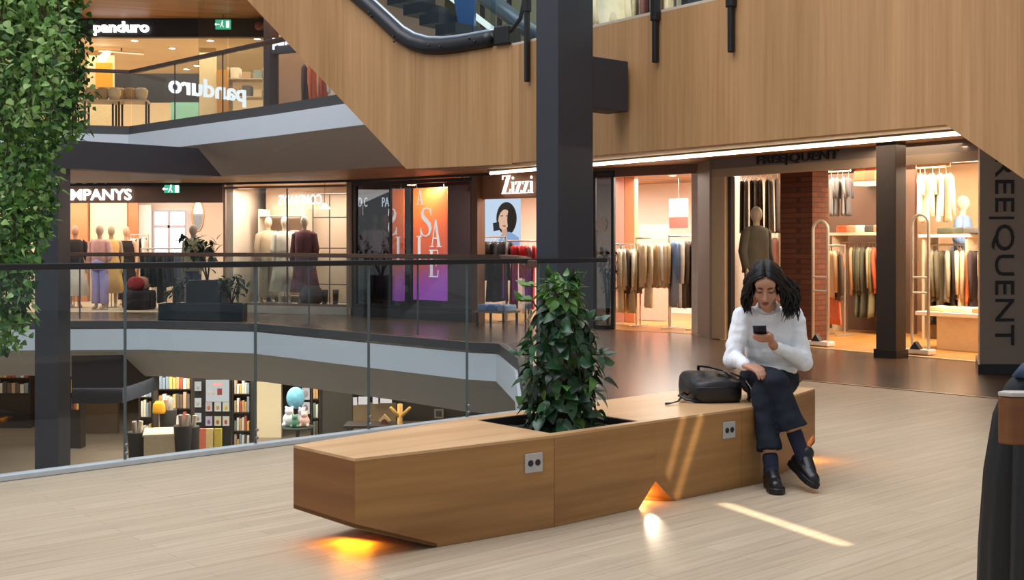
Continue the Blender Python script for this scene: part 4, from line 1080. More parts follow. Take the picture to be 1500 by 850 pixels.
x0 = at(66, 22.75); fit_text('COMPANYS', .205, V((x0, yl(x0)-.03, ZV(293, 22.75))), sd1, depth=.03, width=at(196, 22.75)-x0, bold=.006).build('letters', emat('#ffffff', 2.2), t)
mb = MB()      # pale strip of lights over the sign
for k in range(7): downlight(at(106+k*16, 22.2), 22.3, 2.499, 'small ceiling spot over the white shop sign, %s from the steel column' % ORD[k], 'spots over the white shop sign', .05, 12)
exit_sign('green exit sign beside the white lettered shop sign', (at(252, 22.2), 22.2, ZV(277, 22.2)), XR, .28, .15)
# inner walls: orange fitting rooms, white niche, bright gridded window
def panelbox(nm, u0, u1, v0, v1, d, m, dep=.06, lab=None, cat=None, bev=0):
    a, b = at(u0, d), at(u1, d); z0, z1 = ZV(v1, d), ZV(v0, d)
    o = MB().box(((a+b)/2, d+dep/2, (z0+z1)/2), (b-a, dep, z1-z0)).build(nm, m, None, bevel=bev)
    if lab: tag(o, lab, cat)
    else: o['kind'] = 'structure'
    return o
panelbox('wall_panel_1', 60, 128, 292, 450, 26.8, mat('#b8774a', .6)); panelbox('wall_panel_2', 188, 202, 292, 450, 26.8, mat('#a9663c', .6))
panelbox('wall_panel_3', 132, 186, 292, 450, 26.9, mat('#e6c6a0', .7)); panelbox('wall_panel_4', 203, 221, 300, 450, 27.2, mat('#eee6dc', .7))
t = thing('lit_window', 'bright white gridded window at the back of the far clothes shop', 'window', (at(248, 27.3), 27.3, .9), world=True)
a, b, z0, z1 = at(224, 27.3), at(273, 27.3), ZV(385, 27.3), ZV(308, 27.3)
MB().box(((a+b)/2, 27.34, (z0+z1)/2), (b-a, .02, z1-z0)).build('pane', emat('#f6f5ff', 1.7), t)
mb = MB(); frame_strip(mb, (a, 27.29), (b, 27.29), z0, z1, .035, .04)
mb.box((at(247.5, 27.3), 27.30, (z0+z1)/2), (.05, .04, z1-z0-.07)); mb.box(((a+b)/2, 27.30, ZV(332, 27.3)), (b-a-.07, .04, .06)); mb.build('frame', mat('#a8a2a6', .5), t)
mannequin('mannequin in a long yellow dress behind the far wooden handrail', at(163, 24.3), 24.3, .01, .3, '#b09a7a', [('dress', '#d9b06a')], 'mannequins in the far clothes shop')
mannequin('mannequin in a pink top and lilac trousers next to the yellow dress', at(146, 23.5), 23.5, .01, -.2, '#c9a58c', [('top', '#d9a59c'), ('trousers', '#b3a4d6')], 'mannequins in the far clothes shop')
mannequin('mannequin in a black dress under the shop sign', at(185, 25.2), 25.2, .01, .1, '#d2a88a', [('shift', '#1d181a'), ('trousers', '#1d181a')], 'mannequins in the far clothes shop')
mannequin('mannequin in an olive jacket beside the bright gridded window', at(283, 23.3), 23.3, .01, -.4, '#8b8172', [('jacket', '#77775a'), ('trousers', '#2a2e45')], 'mannequins in the far clothes shop')
mannequin('mannequin in a black top seen right beside the steel column', at(110, 24.2), 24.2, .01, .6, '#c38f70', [('top', '#201c1e'), ('skirt', '#d9d2c8')], 'mannequins in the far clothes shop')
mannequin('mannequin in a pale top and lilac trousers behind the hanging greenery', at(19, 23.6), 23.8, .01, 0, '#d8b095', [('top', '#e8cfc0'), ('trousers', '#a79ad9')], 'mannequins in the far clothes shop')
dk = [('coat', '#23242a', 'dark grey'), ('jacket', '#1b1b1e', 'black'), ('shirt', '#39402f', 'dark olive'), ('jacket', '#232731', 'midnight blue'), ('coat', '#2b2b2b', 'charcoal'), ('shirt', '#1e1f22', 'jet black'), ('jacket', '#31382f', 'moss green'), ('shirt', '#2b2f42', 'navy'), ('coat', '#202024', 'soot black'), ('shirt', '#515a70', 'slate blue')]
ra, rb = V((at(210, 23.9), 23.9)), V((at(268, 23.7), 23.7))
rack('low clothes rail of dark clothes in front of the bright gridded window', ra, rb, 1.24)
hang(ra, rb, 1.24, dk, 'the black dress on the rail by the gridded window', 'dark clothes on the low rail')
rack('tall rail along the back wall under the white niche', (at(203, 26.9), 26.5), (at(222, 26.9), 26.5), 1.55)
hang((at(203, 26.9), 26.5), (at(222, 26.9), 26.5), 1.55, [('shirt', '#e8e2da', 'white'), ('shirt', '#c9a893', 'dusty pink'), ('top', '#3b2e33', 'plum'), ('shirt', '#dccfbd', 'cream')], 'the orange panel on the back rail', 'clothes on the back rail')
def pouf(u, d, r, h, c, lab):
    t = thing('pouf', lab, 'seat', (at(u, d), d, .008)); MB().lathe([(r*.9, 0), (r, .04), (r, h-.06), (r*.93, h), (.02, h+.01)], (0, 0, 0), 24).build('cushion', mat(c, .9), t, smooth=True)
    MB().lathe([(r*1.01, h*.48), (r*1.02, h*.52), (r*1.01, h*.56)], (0, 0, 0), 24).build('piping', mat(c, .7), t)
pouf(204, 23.6, .33, .38, '#2a2026', 'round dark pouf under the red cushion')
for (u, v, c, lab) in ((200, 417, '#a8383c', 'red patterned cushion on the dark pouf'), (207, 409, '#c98a7a', 'pink cushion leaning on the dark pouf')):
    o = MB().ell((0, 0, 0), (.17, .08, .15), 20, 12).build('cushion', mat(c, .9, 0, .4, 30), None, smooth=True); o.location = (at(u, 23.55), 23.5+(.12 if v < 415 else 0), .40+.13); o.rotation_euler = (.25, 0, .2); tag(o, lab, 'cushion')
for k, (u, d) in enumerate(((222, 25), (240, 25.4), (257, 25.2), (271, 24.8), (150, 25), (120, 25.3))):
    t = thing('track_spot', 'black spot lamp under the far shop ceiling, %s of the row' % ORD[k], 'ceiling light', (at(u, d), d, 2.45), .4*k, 'spot lamps in the far shop')
    MB().tube([(0, 0, .05), (0, 0, -.06)], .012, 6).build('stem', m_black, t); MB().tube([(0, .04, -.04), (0, -.10, -.12)], [.04, .045], 12).build('lamp_head', mat('#4a4038', .4), t)
# oval mirror
t = thing('wall_mirror', 'tall oval mirror hanging beside the far bright window', 'mirror', (at(290, 26.8), 26.8, 1.6), world=True)
mb = MB(); c = V((at(290, 26.8), 26.8, ZV(316, 26.8))); mb.tube([c+V((.13*cos(2*pi*k/28), 0, .36*sin(2*pi*k/28))) for k in range(29)], .022, 8, caps=False); mb.build('frame', mat('#9a7650', .4, .4), t, smooth=True)
mb = MB(); mb.vpoly([c+V((.12*cos(2*pi*k/28), .0, .35*sin(2*pi*k/28))) for k in range(28)], V((0, .01, 0))); mb.build('glass', mat('#d8d4cc', .1, .9), t)
MB().tube([c+V((0, .01, .36)), (c.x, c.y+.01, 2.5)], .006, 6).build('cord', m_black, t)
light('shop_far_left_light', 'AREA', (-10.2, 24.6, 2.42), 330, '#fff0e0', 9.5, 3.4)
light('shop_far_left_back', 'AREA', (-9.6, 26.3, 2.3), 75, '#fff0e2', 7, .6, target=(-9.6, 27.6, 1.3))

# ================================================================ angled display window next to it
d12 = (S2-S1).normalized(); n12 = V((-d12.y, d12.x))
def dw(s, n, z=0): p = S1+d12*s+n12*n; return V((p.x, p.y, z))
L12 = (S2-S1).length
struct('floor_display', MB().prism([dw(0, 0), dw(L12-.03, 0), V((-3.1, 22.9, 0)), dw(0, 1.5)], .008, .16), mat('#cfc3b4', .6))
struct('wall_display_back', MB().wall(dw(0, 1.5), dw(L12-.62, 1.5), .16, 2.499, .08), mat('#cdb8a2', .7, 0, .05, 2))
struct('wall_display_side', MB().wall((-2.99, 21.52), (-3.12, 23.2), .008, 2.499, .08), mat('#a98a70', .6))
t = thing('display_window', 'tall display window pane with slim brown frame beside the far clothes shop', 'shop window', dw(L12/2, 0), world=True)
mb = MB(); frame_strip(mb, dw(0, 0), dw(L12, 0), .16, 2.44, .045, .05); mb.build('frame', mat('#8a7361', .5), t)
for k in range(2):
    MB().wall(dw(.06+k*1.38, .02), dw(1.40+k*1.38 if k == 0 else L12-.06, .02), .21, 2.39, .01).build('pane', glass('#f2f2f0', .6), t)
MB().wall(dw(1.405, .015), dw(1.435, .015), .21, 2.39, .02).build('joint', mat('#5b5048', .5), t)
# slim black metal grid screen behind
t = thing('grid_screen', 'slim black metal grid screen standing in the display window', 'screen', dw(1.92, .75, .16), world=True)
mb = MB()
for s in (1.55, 1.92, 2.30): mb.tube([dw(s, .75, .16), dw(s, .75, 2.3)], .011, 6)
for z in (.55, 1.25, 1.85, 2.3): mb.tube([dw(1.55, .75, z), dw(2.30, .75, z)], .011, 6)
mb.build('bars', mat('#4a4038', .4, .3), t)
t = thing('pendant_lamp', 'small white lamp hanging in front of the grid screen', 'lamp', dw(1.98, .45, 1.85), world=True)
c = dw(1.98, .45, ZV(304, 21.9)); MB().lathe([(.02, .1), (.10, .02), (.12, -.02), (.11, -.02)], c, 18).build('shade', emat('#fff1dc', 2.0), t, smooth=True); MB().tube([c+V((0, 0, .09)), V((c.x, c.y, 2.5))], .006, 6).build('cord', m_black, t)
t = thing('shelf_unit', 'pale shelf unit with folded knitwear at the left of the display window', 'shelf', dw(.65, 1.2, .16), world=True)
mw2 = mat('#e4d6c4', .6)
for s in (.12, 1.15): MB().box(dw(s, 1.25, 1.1), (.03, .40, 1.88), atan2(d12.y, d12.x)).build('side_panel', mw2, t)
for k in range(5): MB().box(dw(.635, 1.25, .3+k*.40), (1.0, .40, .025), atan2(d12.y, d12.x)).build('shelf_board', mw2, t)
fc = [('#b79e80', 'tan'), ('#d9cbb6', 'cream'), ('#a9825b', 'caramel'), ('#8d8577', 'taupe'), ('#e6ded2', 'off white'), ('#c9957c', 'terracotta'), ('#6d6358', 'brown'), ('#b5ad9d', 'stone grey'), ('#94a08b', 'sage green'), ('#d4b88f', 'sand'), ('#57504c', 'dark brown'), ('#c7a0a0', 'rose')]
lv = ['lowest', 'second lowest', 'middle', 'fourth']
for k in range(4):
    for j in range(3):
        c, n = fc[(k*3+j) % 12]; p = dw(.32+j*.31, 1.2, .3145+k*.40)
        folded('%s folded knitwear on the %s board of the window shelf' % (n, lv[k]), p.x, p.y, p.z, atan2(d12.y, d12.x), c, 'folded knitwear on the window shelf', .26, .28, .09)
def md(lab, u, n, rz, sk, outfit):
    q = on_line(u, S1+n12*n, d12); return mannequin(lab, q.x, q.y, .16, rz, sk, outfit, 'mannequins in the display window')
md('mannequin in a white top and white skirt in the display window', 417, .55, .2, '#e9dcc8', [('top', '#f0e6d6'), ('skirt', '#eadfcb')])
md('mannequin in a dark red flowered dress in the display window', 446, .35, -.2, '#e2d2bd', [('coat', '#6a3a3e'), ('skirt', '#8d2f36')])
md('mannequin in beige clothes behind the white one in the window', 393, .74, .5, '#d8c2a4', [('jacket', '#bfa98a'), ('trousers', '#a39276')])
q = on_line(456, S1+n12*.28, d12); t = thing('basket', 'round dark woven basket at the foot of the red flowered dress', 'basket', (q.x, q.y, .16))
MB().lathe([(.10, 0), (.19, .05), (.235, .17), (.20, .30), (.14, .38), (.12, .38)], (0, 0, 0), 22).build('body', mat('#4a4244', .9, 0, .3, 40, .4), t, smooth=True)
mb = MB(); mb.tube([(-.12, 0, .37), (-.08, 0, .50), (.08, 0, .50), (.12, 0, .37)], .012, 6); mb.build('handle', mat('#3a3234', .8), t, smooth=True)
q = on_line(484, S1+n12*.40, d12); t = thing('boots', 'pair of dark boots standing on the display platform', 'boots', (q.x, q.y, .16))
for s in (-1, 1):
    mb = MB(); mb.tube([(.1*s, 0, .30), (.1*s, 0, .07)], [.06, .05], 12); mb.cap((.1*s, 0, .045), (.1*s, -.14, .04), .045, .038); mb.build('boot', mat('#2c2320', .5), t, smooth=True)
q0 = on_line(462, S1-n12*.04, d12)
t = thing('window_lettering', 'white back to front lettering hanging inside the display window', 'sign', (q0.x, q0.y, 2.0), world=True)  # solid letters put in for a shop sign mirrored in the pane
qa = on_line(408, S1+n12*.10, d12); qb = on_line(472, S1+n12*.10, d12)
fit_text('COMPANYS', .18, V((*qb, ZV(299, qb.y))), -V((*d12, 0)), depth=.01, width=(qb-qa).length, bold=.003).build('letters', emat('#e8efff', 2.4), t)
light('display_light', 'AREA', dw(1.3, .55, 2.40), 74, '#fff2e4', 2.2, .6)
light('display_light_left', 'AREA', dw(.55, 1.0, 2.40), 16, '#fff2e4', .8, .3)

# planters on the far walkway
t = thing('planter_box', 'long low dark planter box on the far walkway', 'planter', (at(300, 20.2), 20.1, .004))
MB().prism([(-.72, -.2), (.72, -.2), (.72, .2), (-.72, .2)], 0, .30, holes=[[(-.69, -.17), (.69, -.17), (.69, .17), (-.69, .17)]]).build('box', mat('#1f2733', .4), t, bevel=.006)
MB().box((0, 0, .255), (1.375, .335, .02)).build('soil', mat('#2c2219', .95), t)
t = thing('planter_box', 'tall dark square planter with a branching plant on the far walkway', 'planter', (at(303, 20.7), 20.75, .004))
MB().prism([(-.31, -.25), (.31, -.25), (.31, .25), (-.31, .25)], 0, .68, holes=[[(-.28, -.22), (.28, -.22), (.28, .22), (-.28, .22)]]).build('box', mat('#1b222d', .4), t, bevel=.006)
MB().box((0, 0, .63), (.555, .435, .02)).build('soil', mat('#2c2219', .95), t)
def bushy(nm, lab, loc, hgt, rad, n, lm, L0, seed, stemn=5):
    rg = random.Random(seed); t = thing(nm, lab, 'plant', loc)
    mb = MB(); tips = []
    for k in range(stemn):
        a = rg.random()*6.28; e = V((cos(a)*rad*rg.uniform(.3, 1), sin(a)*rad*rg.uniform(.3, 1), hgt*rg.uniform(.6, 1))); m1 = V((e.x*.35, e.y*.35, e.z*.55))
        mb.tube([V((0, 0, 0)), m1, e], [.014, .010, .004], 6); tips += [m1.lerp(e, f) for f in (.2, .5, .8, 1)]
    mb.build('stems', mat('#3a2f24', .8), t, smooth=True); mb = MB()
    for i in range(n):
        p = rg.choice(tips)+V((rg.gauss(0, .05), rg.gauss(0, .05), rg.gauss(0, .05))); d = V((rg.gauss(0, 1), rg.gauss(0, 1), rg.gauss(.1, .7)))
        leaf(mb, p, d, V((0, 0, 1)), L0*rg.uniform(.7, 1.2), L0*.45, .2, .35)
    mb.build('foliage', lm, t, smooth=True); return t
mlf = leaf_mat('#131d17', '#1e2c22', '#34462f', .5)
bushy('potted_plant', 'branching dark plant rising from the tall square planter', (at(303, 20.7), 20.75, .645), .85, .55, 120, mlf, .16, 3, 7)
bushy('potted_plant', 'low dark plant at the left end of the long planter', (at(258, 20.2), 20.1, .27), .42, .28, 90, mlf, .13, 4)
bushy('potted_plant', 'low feathery plant at the right end of the long planter', (at(341, 20.2), 20.1, .27), .50, .32, 110, leaf_mat('#26362b', '#3a4d38', '#5c6d52', .5), .15, 5)

# ================================================================ dark glass front with the sale banner and its built reflection
d23 = (S3-S2).normalized(); n23 = V((-d23.y, d23.x)); L23 = (S3-S2).length
def sw(s, n, z=0): p = S2+d23*s+n23*n; return V((p.x, p.y, z))
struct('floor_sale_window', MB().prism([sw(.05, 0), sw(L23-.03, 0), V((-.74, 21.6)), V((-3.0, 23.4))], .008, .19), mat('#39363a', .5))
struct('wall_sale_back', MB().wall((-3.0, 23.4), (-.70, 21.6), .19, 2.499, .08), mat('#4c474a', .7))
struct('wall_sale_side', MB().wall((-.66, 19.66), (-.70, 21.7), .008, 2.499, .05), mat('#8a8078', .7))
t = thing('display_window', 'dark framed display window holding the orange and purple sale banners', 'shop window', sw(L23/2, 0), world=True)
mb = MB(); frame_strip(mb, sw(.06, -.01), sw(L23, -.01), .17, 2.46, .06, .07); mb.build('frame', m_black, t)
su = lambda u: (on_line(u, S2, d23)-S2).dot(d23)
MB().wall(sw(.12, .02), sw(su(600), .02), .23, 2.40, .012).build('pane', glass('#dcdee0', 1.5, base=.03), t)
MB().wall(sw(su(600)+.01, .02), sw(L23-.06, .02), .23, 2.40, .012).build('pane', glass('#eef0f2', .7), t)
MB().wall(sw(su(570), .0), sw(su(572), .0), .23, 2.40, .05).build('mullion', m_black, t)
def banner(label, u0, u1, v0, v1, n, letters):
    a = on_line(u0, S2+n23*n, d23); b = on_line(u1, S2+n23*n, d23); wid = (b-a).length; d_ = (a.y+b.y)/2
    zt, zb = ZV(v0, d_), ZV(v1, d_); an = atan2(d23.y, d23.x)
    t = thing('sale_banner', label, 'banner', (*a, zb), an, 'sale banners')
    MB().box((wid/2, 0, (zt-zb)/2), (wid, .03, zt-zb)).build('board', gradient_mat([(0, '#bb58d2'), (.14, '#c860c6'), (.32, '#e0664e'), (.75, '#ee7838'), (1, '#ea7634')], 2, -.1, zt-zb, .5, .62, -.35), t, bevel=.004)  # print given its own glow to lift it out of the shade
    for ch, lu, lv0, lv1, wd, mir in letters:
        pt = on_line(lu, S2+n23*n, d23); x = (pt-a).dot(d23)
        mb = MB(); h = (lv1-lv0)*d_/F; glyphs(mb, ch, V((x, -.017, zt-zb-(lv1-v0)*d_/F)), h, V((1, 0, 0)), depth=.008, mirror=mir, wid=wd); mb.build('letter', emat('#fff8f4', .95), t)
    for x in (.08, wid-.08): MB().tube([(x, 0, zt-zb), (x, 0, 2.495-zb)], .004, 5).build('wire', mat('#c0c0c0', .3, .6), t)
    MB().box((wid/2, 0, -(zb-.19)/2), (wid*.6, .02, zb-.19)).build('stand', m_black, t)
banner('wide orange and purple banner reading SALE in staggered white letters', 606, 655, 275, 440, .35, [('S', 616, 304, 347, 1.05, 0), ('A', 631, 322, 362, .78, 0), ('L', 611, 346, 385, .85, 0), ('E', 629, 366, 406, .80, 0), ('A', 611, 266+11, 292+8, .9, 0)])
banner('narrow orange and purple banner with back to front white letters', 573, 592, 277, 441, .25, [('S', 583, 305, 345, .9, 1), ('L', 588, 347, 384, .8, 1)])  # copy of the wide banner, put in as its reflection in the dark glass
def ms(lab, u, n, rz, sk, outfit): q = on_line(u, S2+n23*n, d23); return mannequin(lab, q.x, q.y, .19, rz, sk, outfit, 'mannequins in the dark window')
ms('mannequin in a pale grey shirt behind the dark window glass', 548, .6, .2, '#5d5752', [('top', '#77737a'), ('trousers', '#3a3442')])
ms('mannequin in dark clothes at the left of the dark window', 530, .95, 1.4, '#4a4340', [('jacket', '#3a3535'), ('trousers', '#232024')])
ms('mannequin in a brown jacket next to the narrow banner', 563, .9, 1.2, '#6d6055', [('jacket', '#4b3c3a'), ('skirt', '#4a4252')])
q0, q1 = on_line(524, S2+n23*.06, d23), on_line(573, S2+n23*.06, d23)
t = thing('window_lettering', 'small white letters hanging high in the dark window', 'sign', (*q0, 1.9), world=True)
for s_, ua, ub in (('O', 524, 530), ('C', 533, 538), ('PA', 559, 570)):
    a = on_line(ua, S2+n23*.06, d23); b = on_line(ub, S2+n23*.06, d23)
    fit_text(s_, .17, V((*a, ZV(303, a.y))), V((*d23, 0)), depth=.01, width=(b-a).length).build('letter', emat('#e6f2ff', .9), t)
light('sale_light', 'AREA', sw(1.9, .3, 2.38), 60, '#ffe6d0', 1.6, .15)  # area light added to lift the dim window; no lamp seen there
# wooden pilaster between the sale window and the next shop
d34 = (S4-S3).normalized(); n34 = V((-d34.y, d34.x))
def zz(s, n, z=0): p = S3+d34*s+n34*n; return V((p.x, p.y, z))
zu = lambda u, n=0: (on_line(u, S3+n34*n, d34)-S3).dot(d34)
struct('wall_pilaster', MB().wall(zz(.04, -.12), zz(zu(706), -.12), .004, 2.499, .2), wood('#6d4a34', '#8c6348', 0, 'z', 1, .5))

# ================================================================ shop with the serif sign, behind the grey column
struct('wall_serif_sign', MB().wall(zz(zu(706), 0), zz(zu(868), 0), 2.08, 2.499, .1), mat('#a5714e', .6, 0, .05, 3))
t = thing('shop_sign', 'white serif lettered shop sign half hidden behind the grey column', 'sign', zz(zu(738), -.05, 2.1), world=True)
a = zz(zu(738), -.04, ZV(284, 19.1)); hh = 27*19.1/F
mb = serif_text('Zizzi', a, hh, V((*d34, 0)), .03, .02, .95); mb.build('letters', emat('#ffffff', 1.8), t)
struct('wall_serif_back', MB().wall((-.64, 24.0), (2.0, 23.2), .008, 2.499, .1).wall((2.0, 23.2), zz(4.2, 4.2), .008, 2.499, .1), mat('#e6dacd', .7, 0, .04, 2))
struct('wall_serif_left', MB().wall((-.52, 19.7), (-.60, 24.0), .008, 2.499, .06), mat('#d8b89c', .7))
# portrait lightbox
pd = 20.6; t = thing('portrait_poster', 'pale blue lightbox poster of a dark haired woman above the black tops', 'poster', (at(736, pd), pd, 1.3), world=True)
a, b, z0, z1 = at(708, pd), at(763, pd), ZV(372, pd), ZV(290, pd)
MB().box(((a+b)/2, pd+.04, (z0+z1)/2), (b-a, .06, z1-z0)).build('panel', emat('#c3d6ec', 1.0), t, bevel=.004)
def flat(pts, y, nm, c, e=.9): MB().vpoly([V((at(u, pd), pd+y, ZV(v, pd))) for u, v in pts], V((0, -.004, 0))).build(nm, emat(c, e), t)
def oval(u, v, ru, rv, n=26, tw=0): return [(u+ru*cos(2*pi*k/n)+tw*sin(2*pi*k/n), v+rv*sin(2*pi*k/n)) for k in range(n)]
flat(oval(742, 320, 15, 24), .006, 'hair', '#3a332f'); flat([(728, 372), (730, 348), (739, 340), (748, 340), (760, 348), (763, 372)], .002, 'shirt', '#8fb0dc')
flat(oval(738.5, 322, 8.5, 15, 26, -1.5), -.003, 'face', '#e8bfa5'); flat(oval(739, 339, 4, 7), .0005, 'neck', '#d9aa90')
flat(oval(749, 322, 6, 19), -.0035, 'hair', '#332c29'); flat([(733, 316), (737, 315.5), (737, 317), (733, 317.2)], -.008, 'eye', '#4a3a34'); flat([(741, 315.5), (745, 316), (745, 317.2), (741, 317)], -.008, 'eye', '#4a3a34')
flat([(735, 331), (739, 330), (742, 331), (739, 333)], -.008, 'mouth', '#b9685e'); flat([(722, 327), (731, 325), (732, 337), (723, 339)], -.006, 'camera', '#33383f')
ra, rb = zz(zu(697, .5)+.1, .5), zz(zu(738, .5), .5)
rack('clothes rail of black tops beneath the portrait poster', ra, rb, 1.45); hang(ra, rb, 1.45, [('top', '#17161a', 'black'), ('shirt', '#1d1c20', 'black'), ('shirt', '#2a2a2e', 'charcoal'), ('top', '#19181b', 'black'), ('coat', '#4a443c', 'brown'), ('coat', '#2f2b28', 'dark brown'), ('shirt', '#1a191d', 'black')], 'the brown pilaster beneath the portrait poster', 'clothes beneath the portrait poster')
ra, rb = zz(zu(746, .55), .55), zz(zu(784, .55), .55)
rack('clothes rail of red dresses left of the grey column', ra, rb, 1.38); hang(ra, rb, 1.38, [('dress', '#c9272c', 'bright red'), ('dress', '#b5242a', 'deep red'), ('top', '#d22f33', 'scarlet'), ('dress', '#a8787a', 'dusty rose'), ('dress', '#c42a2f', 'cherry red')], 'the portrait poster on the red rail', 'red dresses by the grey column', rot=.9)
t = thing('display_table', 'low dark table holding folded jeans in front of the black tops', 'table', zz(zu(728, -.45), -.45, .004), world=True)
a = zz(zu(728, -.5), -.5); an = atan2(d34.y, d34.x)
MB().box((a.x, a.y, .24), (.62, .42, .03), an).build('tabletop', mat('#8a7a68', .5), t)
for s, n in ((-.27, -.17), (.27, -.17), (-.27, .17), (.27, .17)):
    q = V((a.x, a.y))+d34*s+n34*n; MB().box((q.x, q.y, .114), (.03, .03, .22), an).build('leg', m_dark, t)
for k, (s, c, n) in enumerate(((-.2, '#86a6dc', 'light blue'), (0, '#6c8fcc', 'mid blue'), (.2, '#a9c2ea', 'pale blue'))):
    q = V((a.x, a.y))+d34*s; folded('%s folded jeans on the low dark table' % n, q.x, q.y, .2555, an, c, 'folded jeans', .19, .32, .10)
# dark glazing with round sticker
t = thing('glass_door', 'dark framed glass door with a round white sticker right of the grey column', 'door', zz(zu(885), 0, .004), world=True)
mb = MB(); frame_strip(mb, zz(zu(868), 0), zz(zu(899), 0), .01, 2.46, .05, .05); mb.build('frame', m_black, t)
MB().wall(zz(zu(868)+.06, .02), zz(zu(899)-.06, .02), .06, 2.40, .012).build('pane', glass('#8c9092', 1.2, base=.05), t)
c = zz(zu(880.5), -.004, ZV(329, 18)); mb = MB(); mb.vpoly([c+V((*d34, 0))*(.10*cos(2*pi*k/24))+V((0, 0, .13*sin(2*pi*k/24))) for k in range(24)], V((*n34, 0))*.004); mb.build('sticker', mat('#cfcac6', .6), t)
bushy('potted_plant', 'leafy dark plant standing behind the glass door', zz(zu(890, .8), .8, .01), 1.25, .25, 130, mlf, .12, 8, 8)
# middle opening: beige rails
struct('wall_middle_head', MB().wall(zz(zu(868), .02), zz(zu(1018), .02), 2.36, 2.499, .1), mat('#7b5a45', .6))
struct('wall_middle_right', MB().wall(zz(zu(1015)+.02, .1), zz(zu(1015)+.02, 4.1), .008, 2.499, .1), mat('#e6dace', .7))
an34 = atan2(d34.y, d34.x)
for nm, ua, ub, c in (('wall_pilaster_pink', 901, 917, '#e2a792'), ('wall_pilaster_orange', 918, 932, '#d98a5f')):
    q = zz(zu((ua+ub)/2, 1.6), 1.6); w_ = zu(ub, 1.6)-zu(ua, 1.6)
    struct(nm, MB().box((q.x, q.y, 1.255), (w_, .12, 2.485), an34), mat(c, .7, 0, .04, 3))
be = [('shirt', '#e0cfae', 'cream'), ('coat', '#d9c39a', 'straw'), ('shirt', '#cfc4ae', 'oatmeal'), ('jacket', '#4b3a2c', 'dark brown'), ('coat', '#c9b58c', 'khaki'), ('shirt', '#ece2cf', 'ivory'), ('jacket', '#8d7a5e', 'olive brown')]
ra, rb = zz(zu(901, 1.0)+.05, 1.0), zz(zu(934, 1.0), 1.0); rack('clothes rail of cream clothes just right of the glass door', ra, rb, 1.32)
hang(ra, rb, 1.32, be, 'the glass door on the cream rail', 'clothes on the cream rail', rot=.7)
ra, rb = zz(zu(936, .9), .9), zz(zu(978, .9), .9); rack('clothes rail of beige jackets in the middle shop', ra, rb, 1.42, col='#d9d2c6')
hang(ra, rb, 1.42, [('jacket', '#dcc39a', 'beige'), ('jacket', '#d2b78c', 'sand'), ('coat', '#e4d2b0', 'pale straw'), ('jacket', '#c9ac7e', 'tan'), ('shirt', '#f0e6d4', 'ivory'), ('jacket', '#d6bd94', 'beige'), ('jacket', '#bfa274', 'camel')], 'the cream rail on the jacket rail', 'jackets on the beige rail', rot=.8)
ra, rb = zz(zu(984, .8), .8), zz(zu(1012, .8), .8); rack('clothes rail of grey and brown coats by the dark wall', ra, rb, 1.45, col='#d9d2c6')
hang(ra, rb, 1.45, [('shirt', '#6d84a8', 'denim blue'), ('coat', '#8a8f98', 'grey'), ('coat', '#e6dccb', 'cream'), ('coat', '#5d4a38', 'brown'), ('coat', '#8a6d4a', 'camel brown'), ('coat', '#3d3029', 'dark brown')], 'the jacket rail on the coat rail', 'coats by the dark wall', rot=.8)
t = thing('wall_poster', 'pink poster behind the beige jackets', 'poster', zz(zu(955, 2.2), 2.2, .3), world=True)
a = zz(zu(955, 2.2), 2.2); MB().box((a.x, a.y, .84), (.66, .04, 1.65), an34).build('panel', mat('#e9b9a8', .6), t); MB().box((a.x-.012, a.y-.026, 1.0), (.34, .012, .05), an34).build('caption_bar', mat('#8a5a52', .6), t); MB().box((a.x, a.y, .01), (.5, .2, .02), an34).build('foot', m_brass, t)
t = thing('promo_sign', 'small grey hanging sign with a red block under the shop ceiling', 'sign', zz(zu(992, 1.8), 1.8, 1.7), world=True)
a = zz(zu(994, 1.8), 1.8, 0); MB().box((a.x, a.y, 1.93), (.34, .03, .30), an34).build('upper_panel', mat('#b9c0c8', .5), t); MB().box((a.x, a.y, 1.68), (.34, .03, .18), an34).build('lower_panel', mat('#c8564c', .5), t); MB().tube([(a.x, a.y, 2.08), (a.x, a.y, 2.5)], .005, 5).build('wire', m_brass, t)
for k, u in enumerate((945, 960, 985)): q = zz(zu(u, 1.4+.4*k), 1.4+.4*k); downlight(q.x, q.y, 2.5, 'bright ceiling spot in the middle shop, %s from the glass door' % ORD[k], 'spots in the middle shop', .06, 20)
light('serif_light', 'AREA', (.75, 20.9, 2.42), 170, '#fff6ee', 1.8, 2.6); light('middle_light', 'AREA', zz(3.2, 1.5, 2.42), 200, '#fff6ea', 1.5, 2.4)
# ================================================================ right hand shop
O4 = V((2.93, 15.95))
def fr(a, b, z=0): p = O4+SD*a+SN*b; return V((p.x, p.y, z))
def fa(u, b): return (on_line(u, O4+SN*b, SD)-O4).dot(SD)          # column u at depth b inside the shop
def fd(u, b): return on_line(u, O4+SN*b, SD).y
anS = atan2(SD.y, SD.x); SD3 = V((*SD, 0)); SN3 = V((*SN, 0))
m_taupe = mat('#ab9b8e', .6, 0, .04, 3); m_taupe_d = mat('#82746a', .6, 0, .04, 3); m_jamb = mat('#b39a7c', .5, 0, .05, 4)
aL, aR = fa(1063, 0), fa(1435, 0)
struct('wall_right_pillar', MB().wall(S4+d34*.08, fr(fa(1043, 0), -.05), .004, 2.499, .25), m_taupe_d)
struct('wall_right_head', MB().wall(fr(fa(1043, 0), 0), fr(aR+.6, 0), 2.36, 2.499, .12), m_taupe_d)
struct('trim_10', MB().wall(fr(fa(1043, 0), -.02), fr(aR+.5, -.02), 2.25, 2.36, .10), mat('#a58f77', .5, 0, .04, 4))
struct('trim_11', MB().wall(fr(fa(1044, 0), -.02), fr(aL, -.02), .012, 2.25, .12), m_jamb)
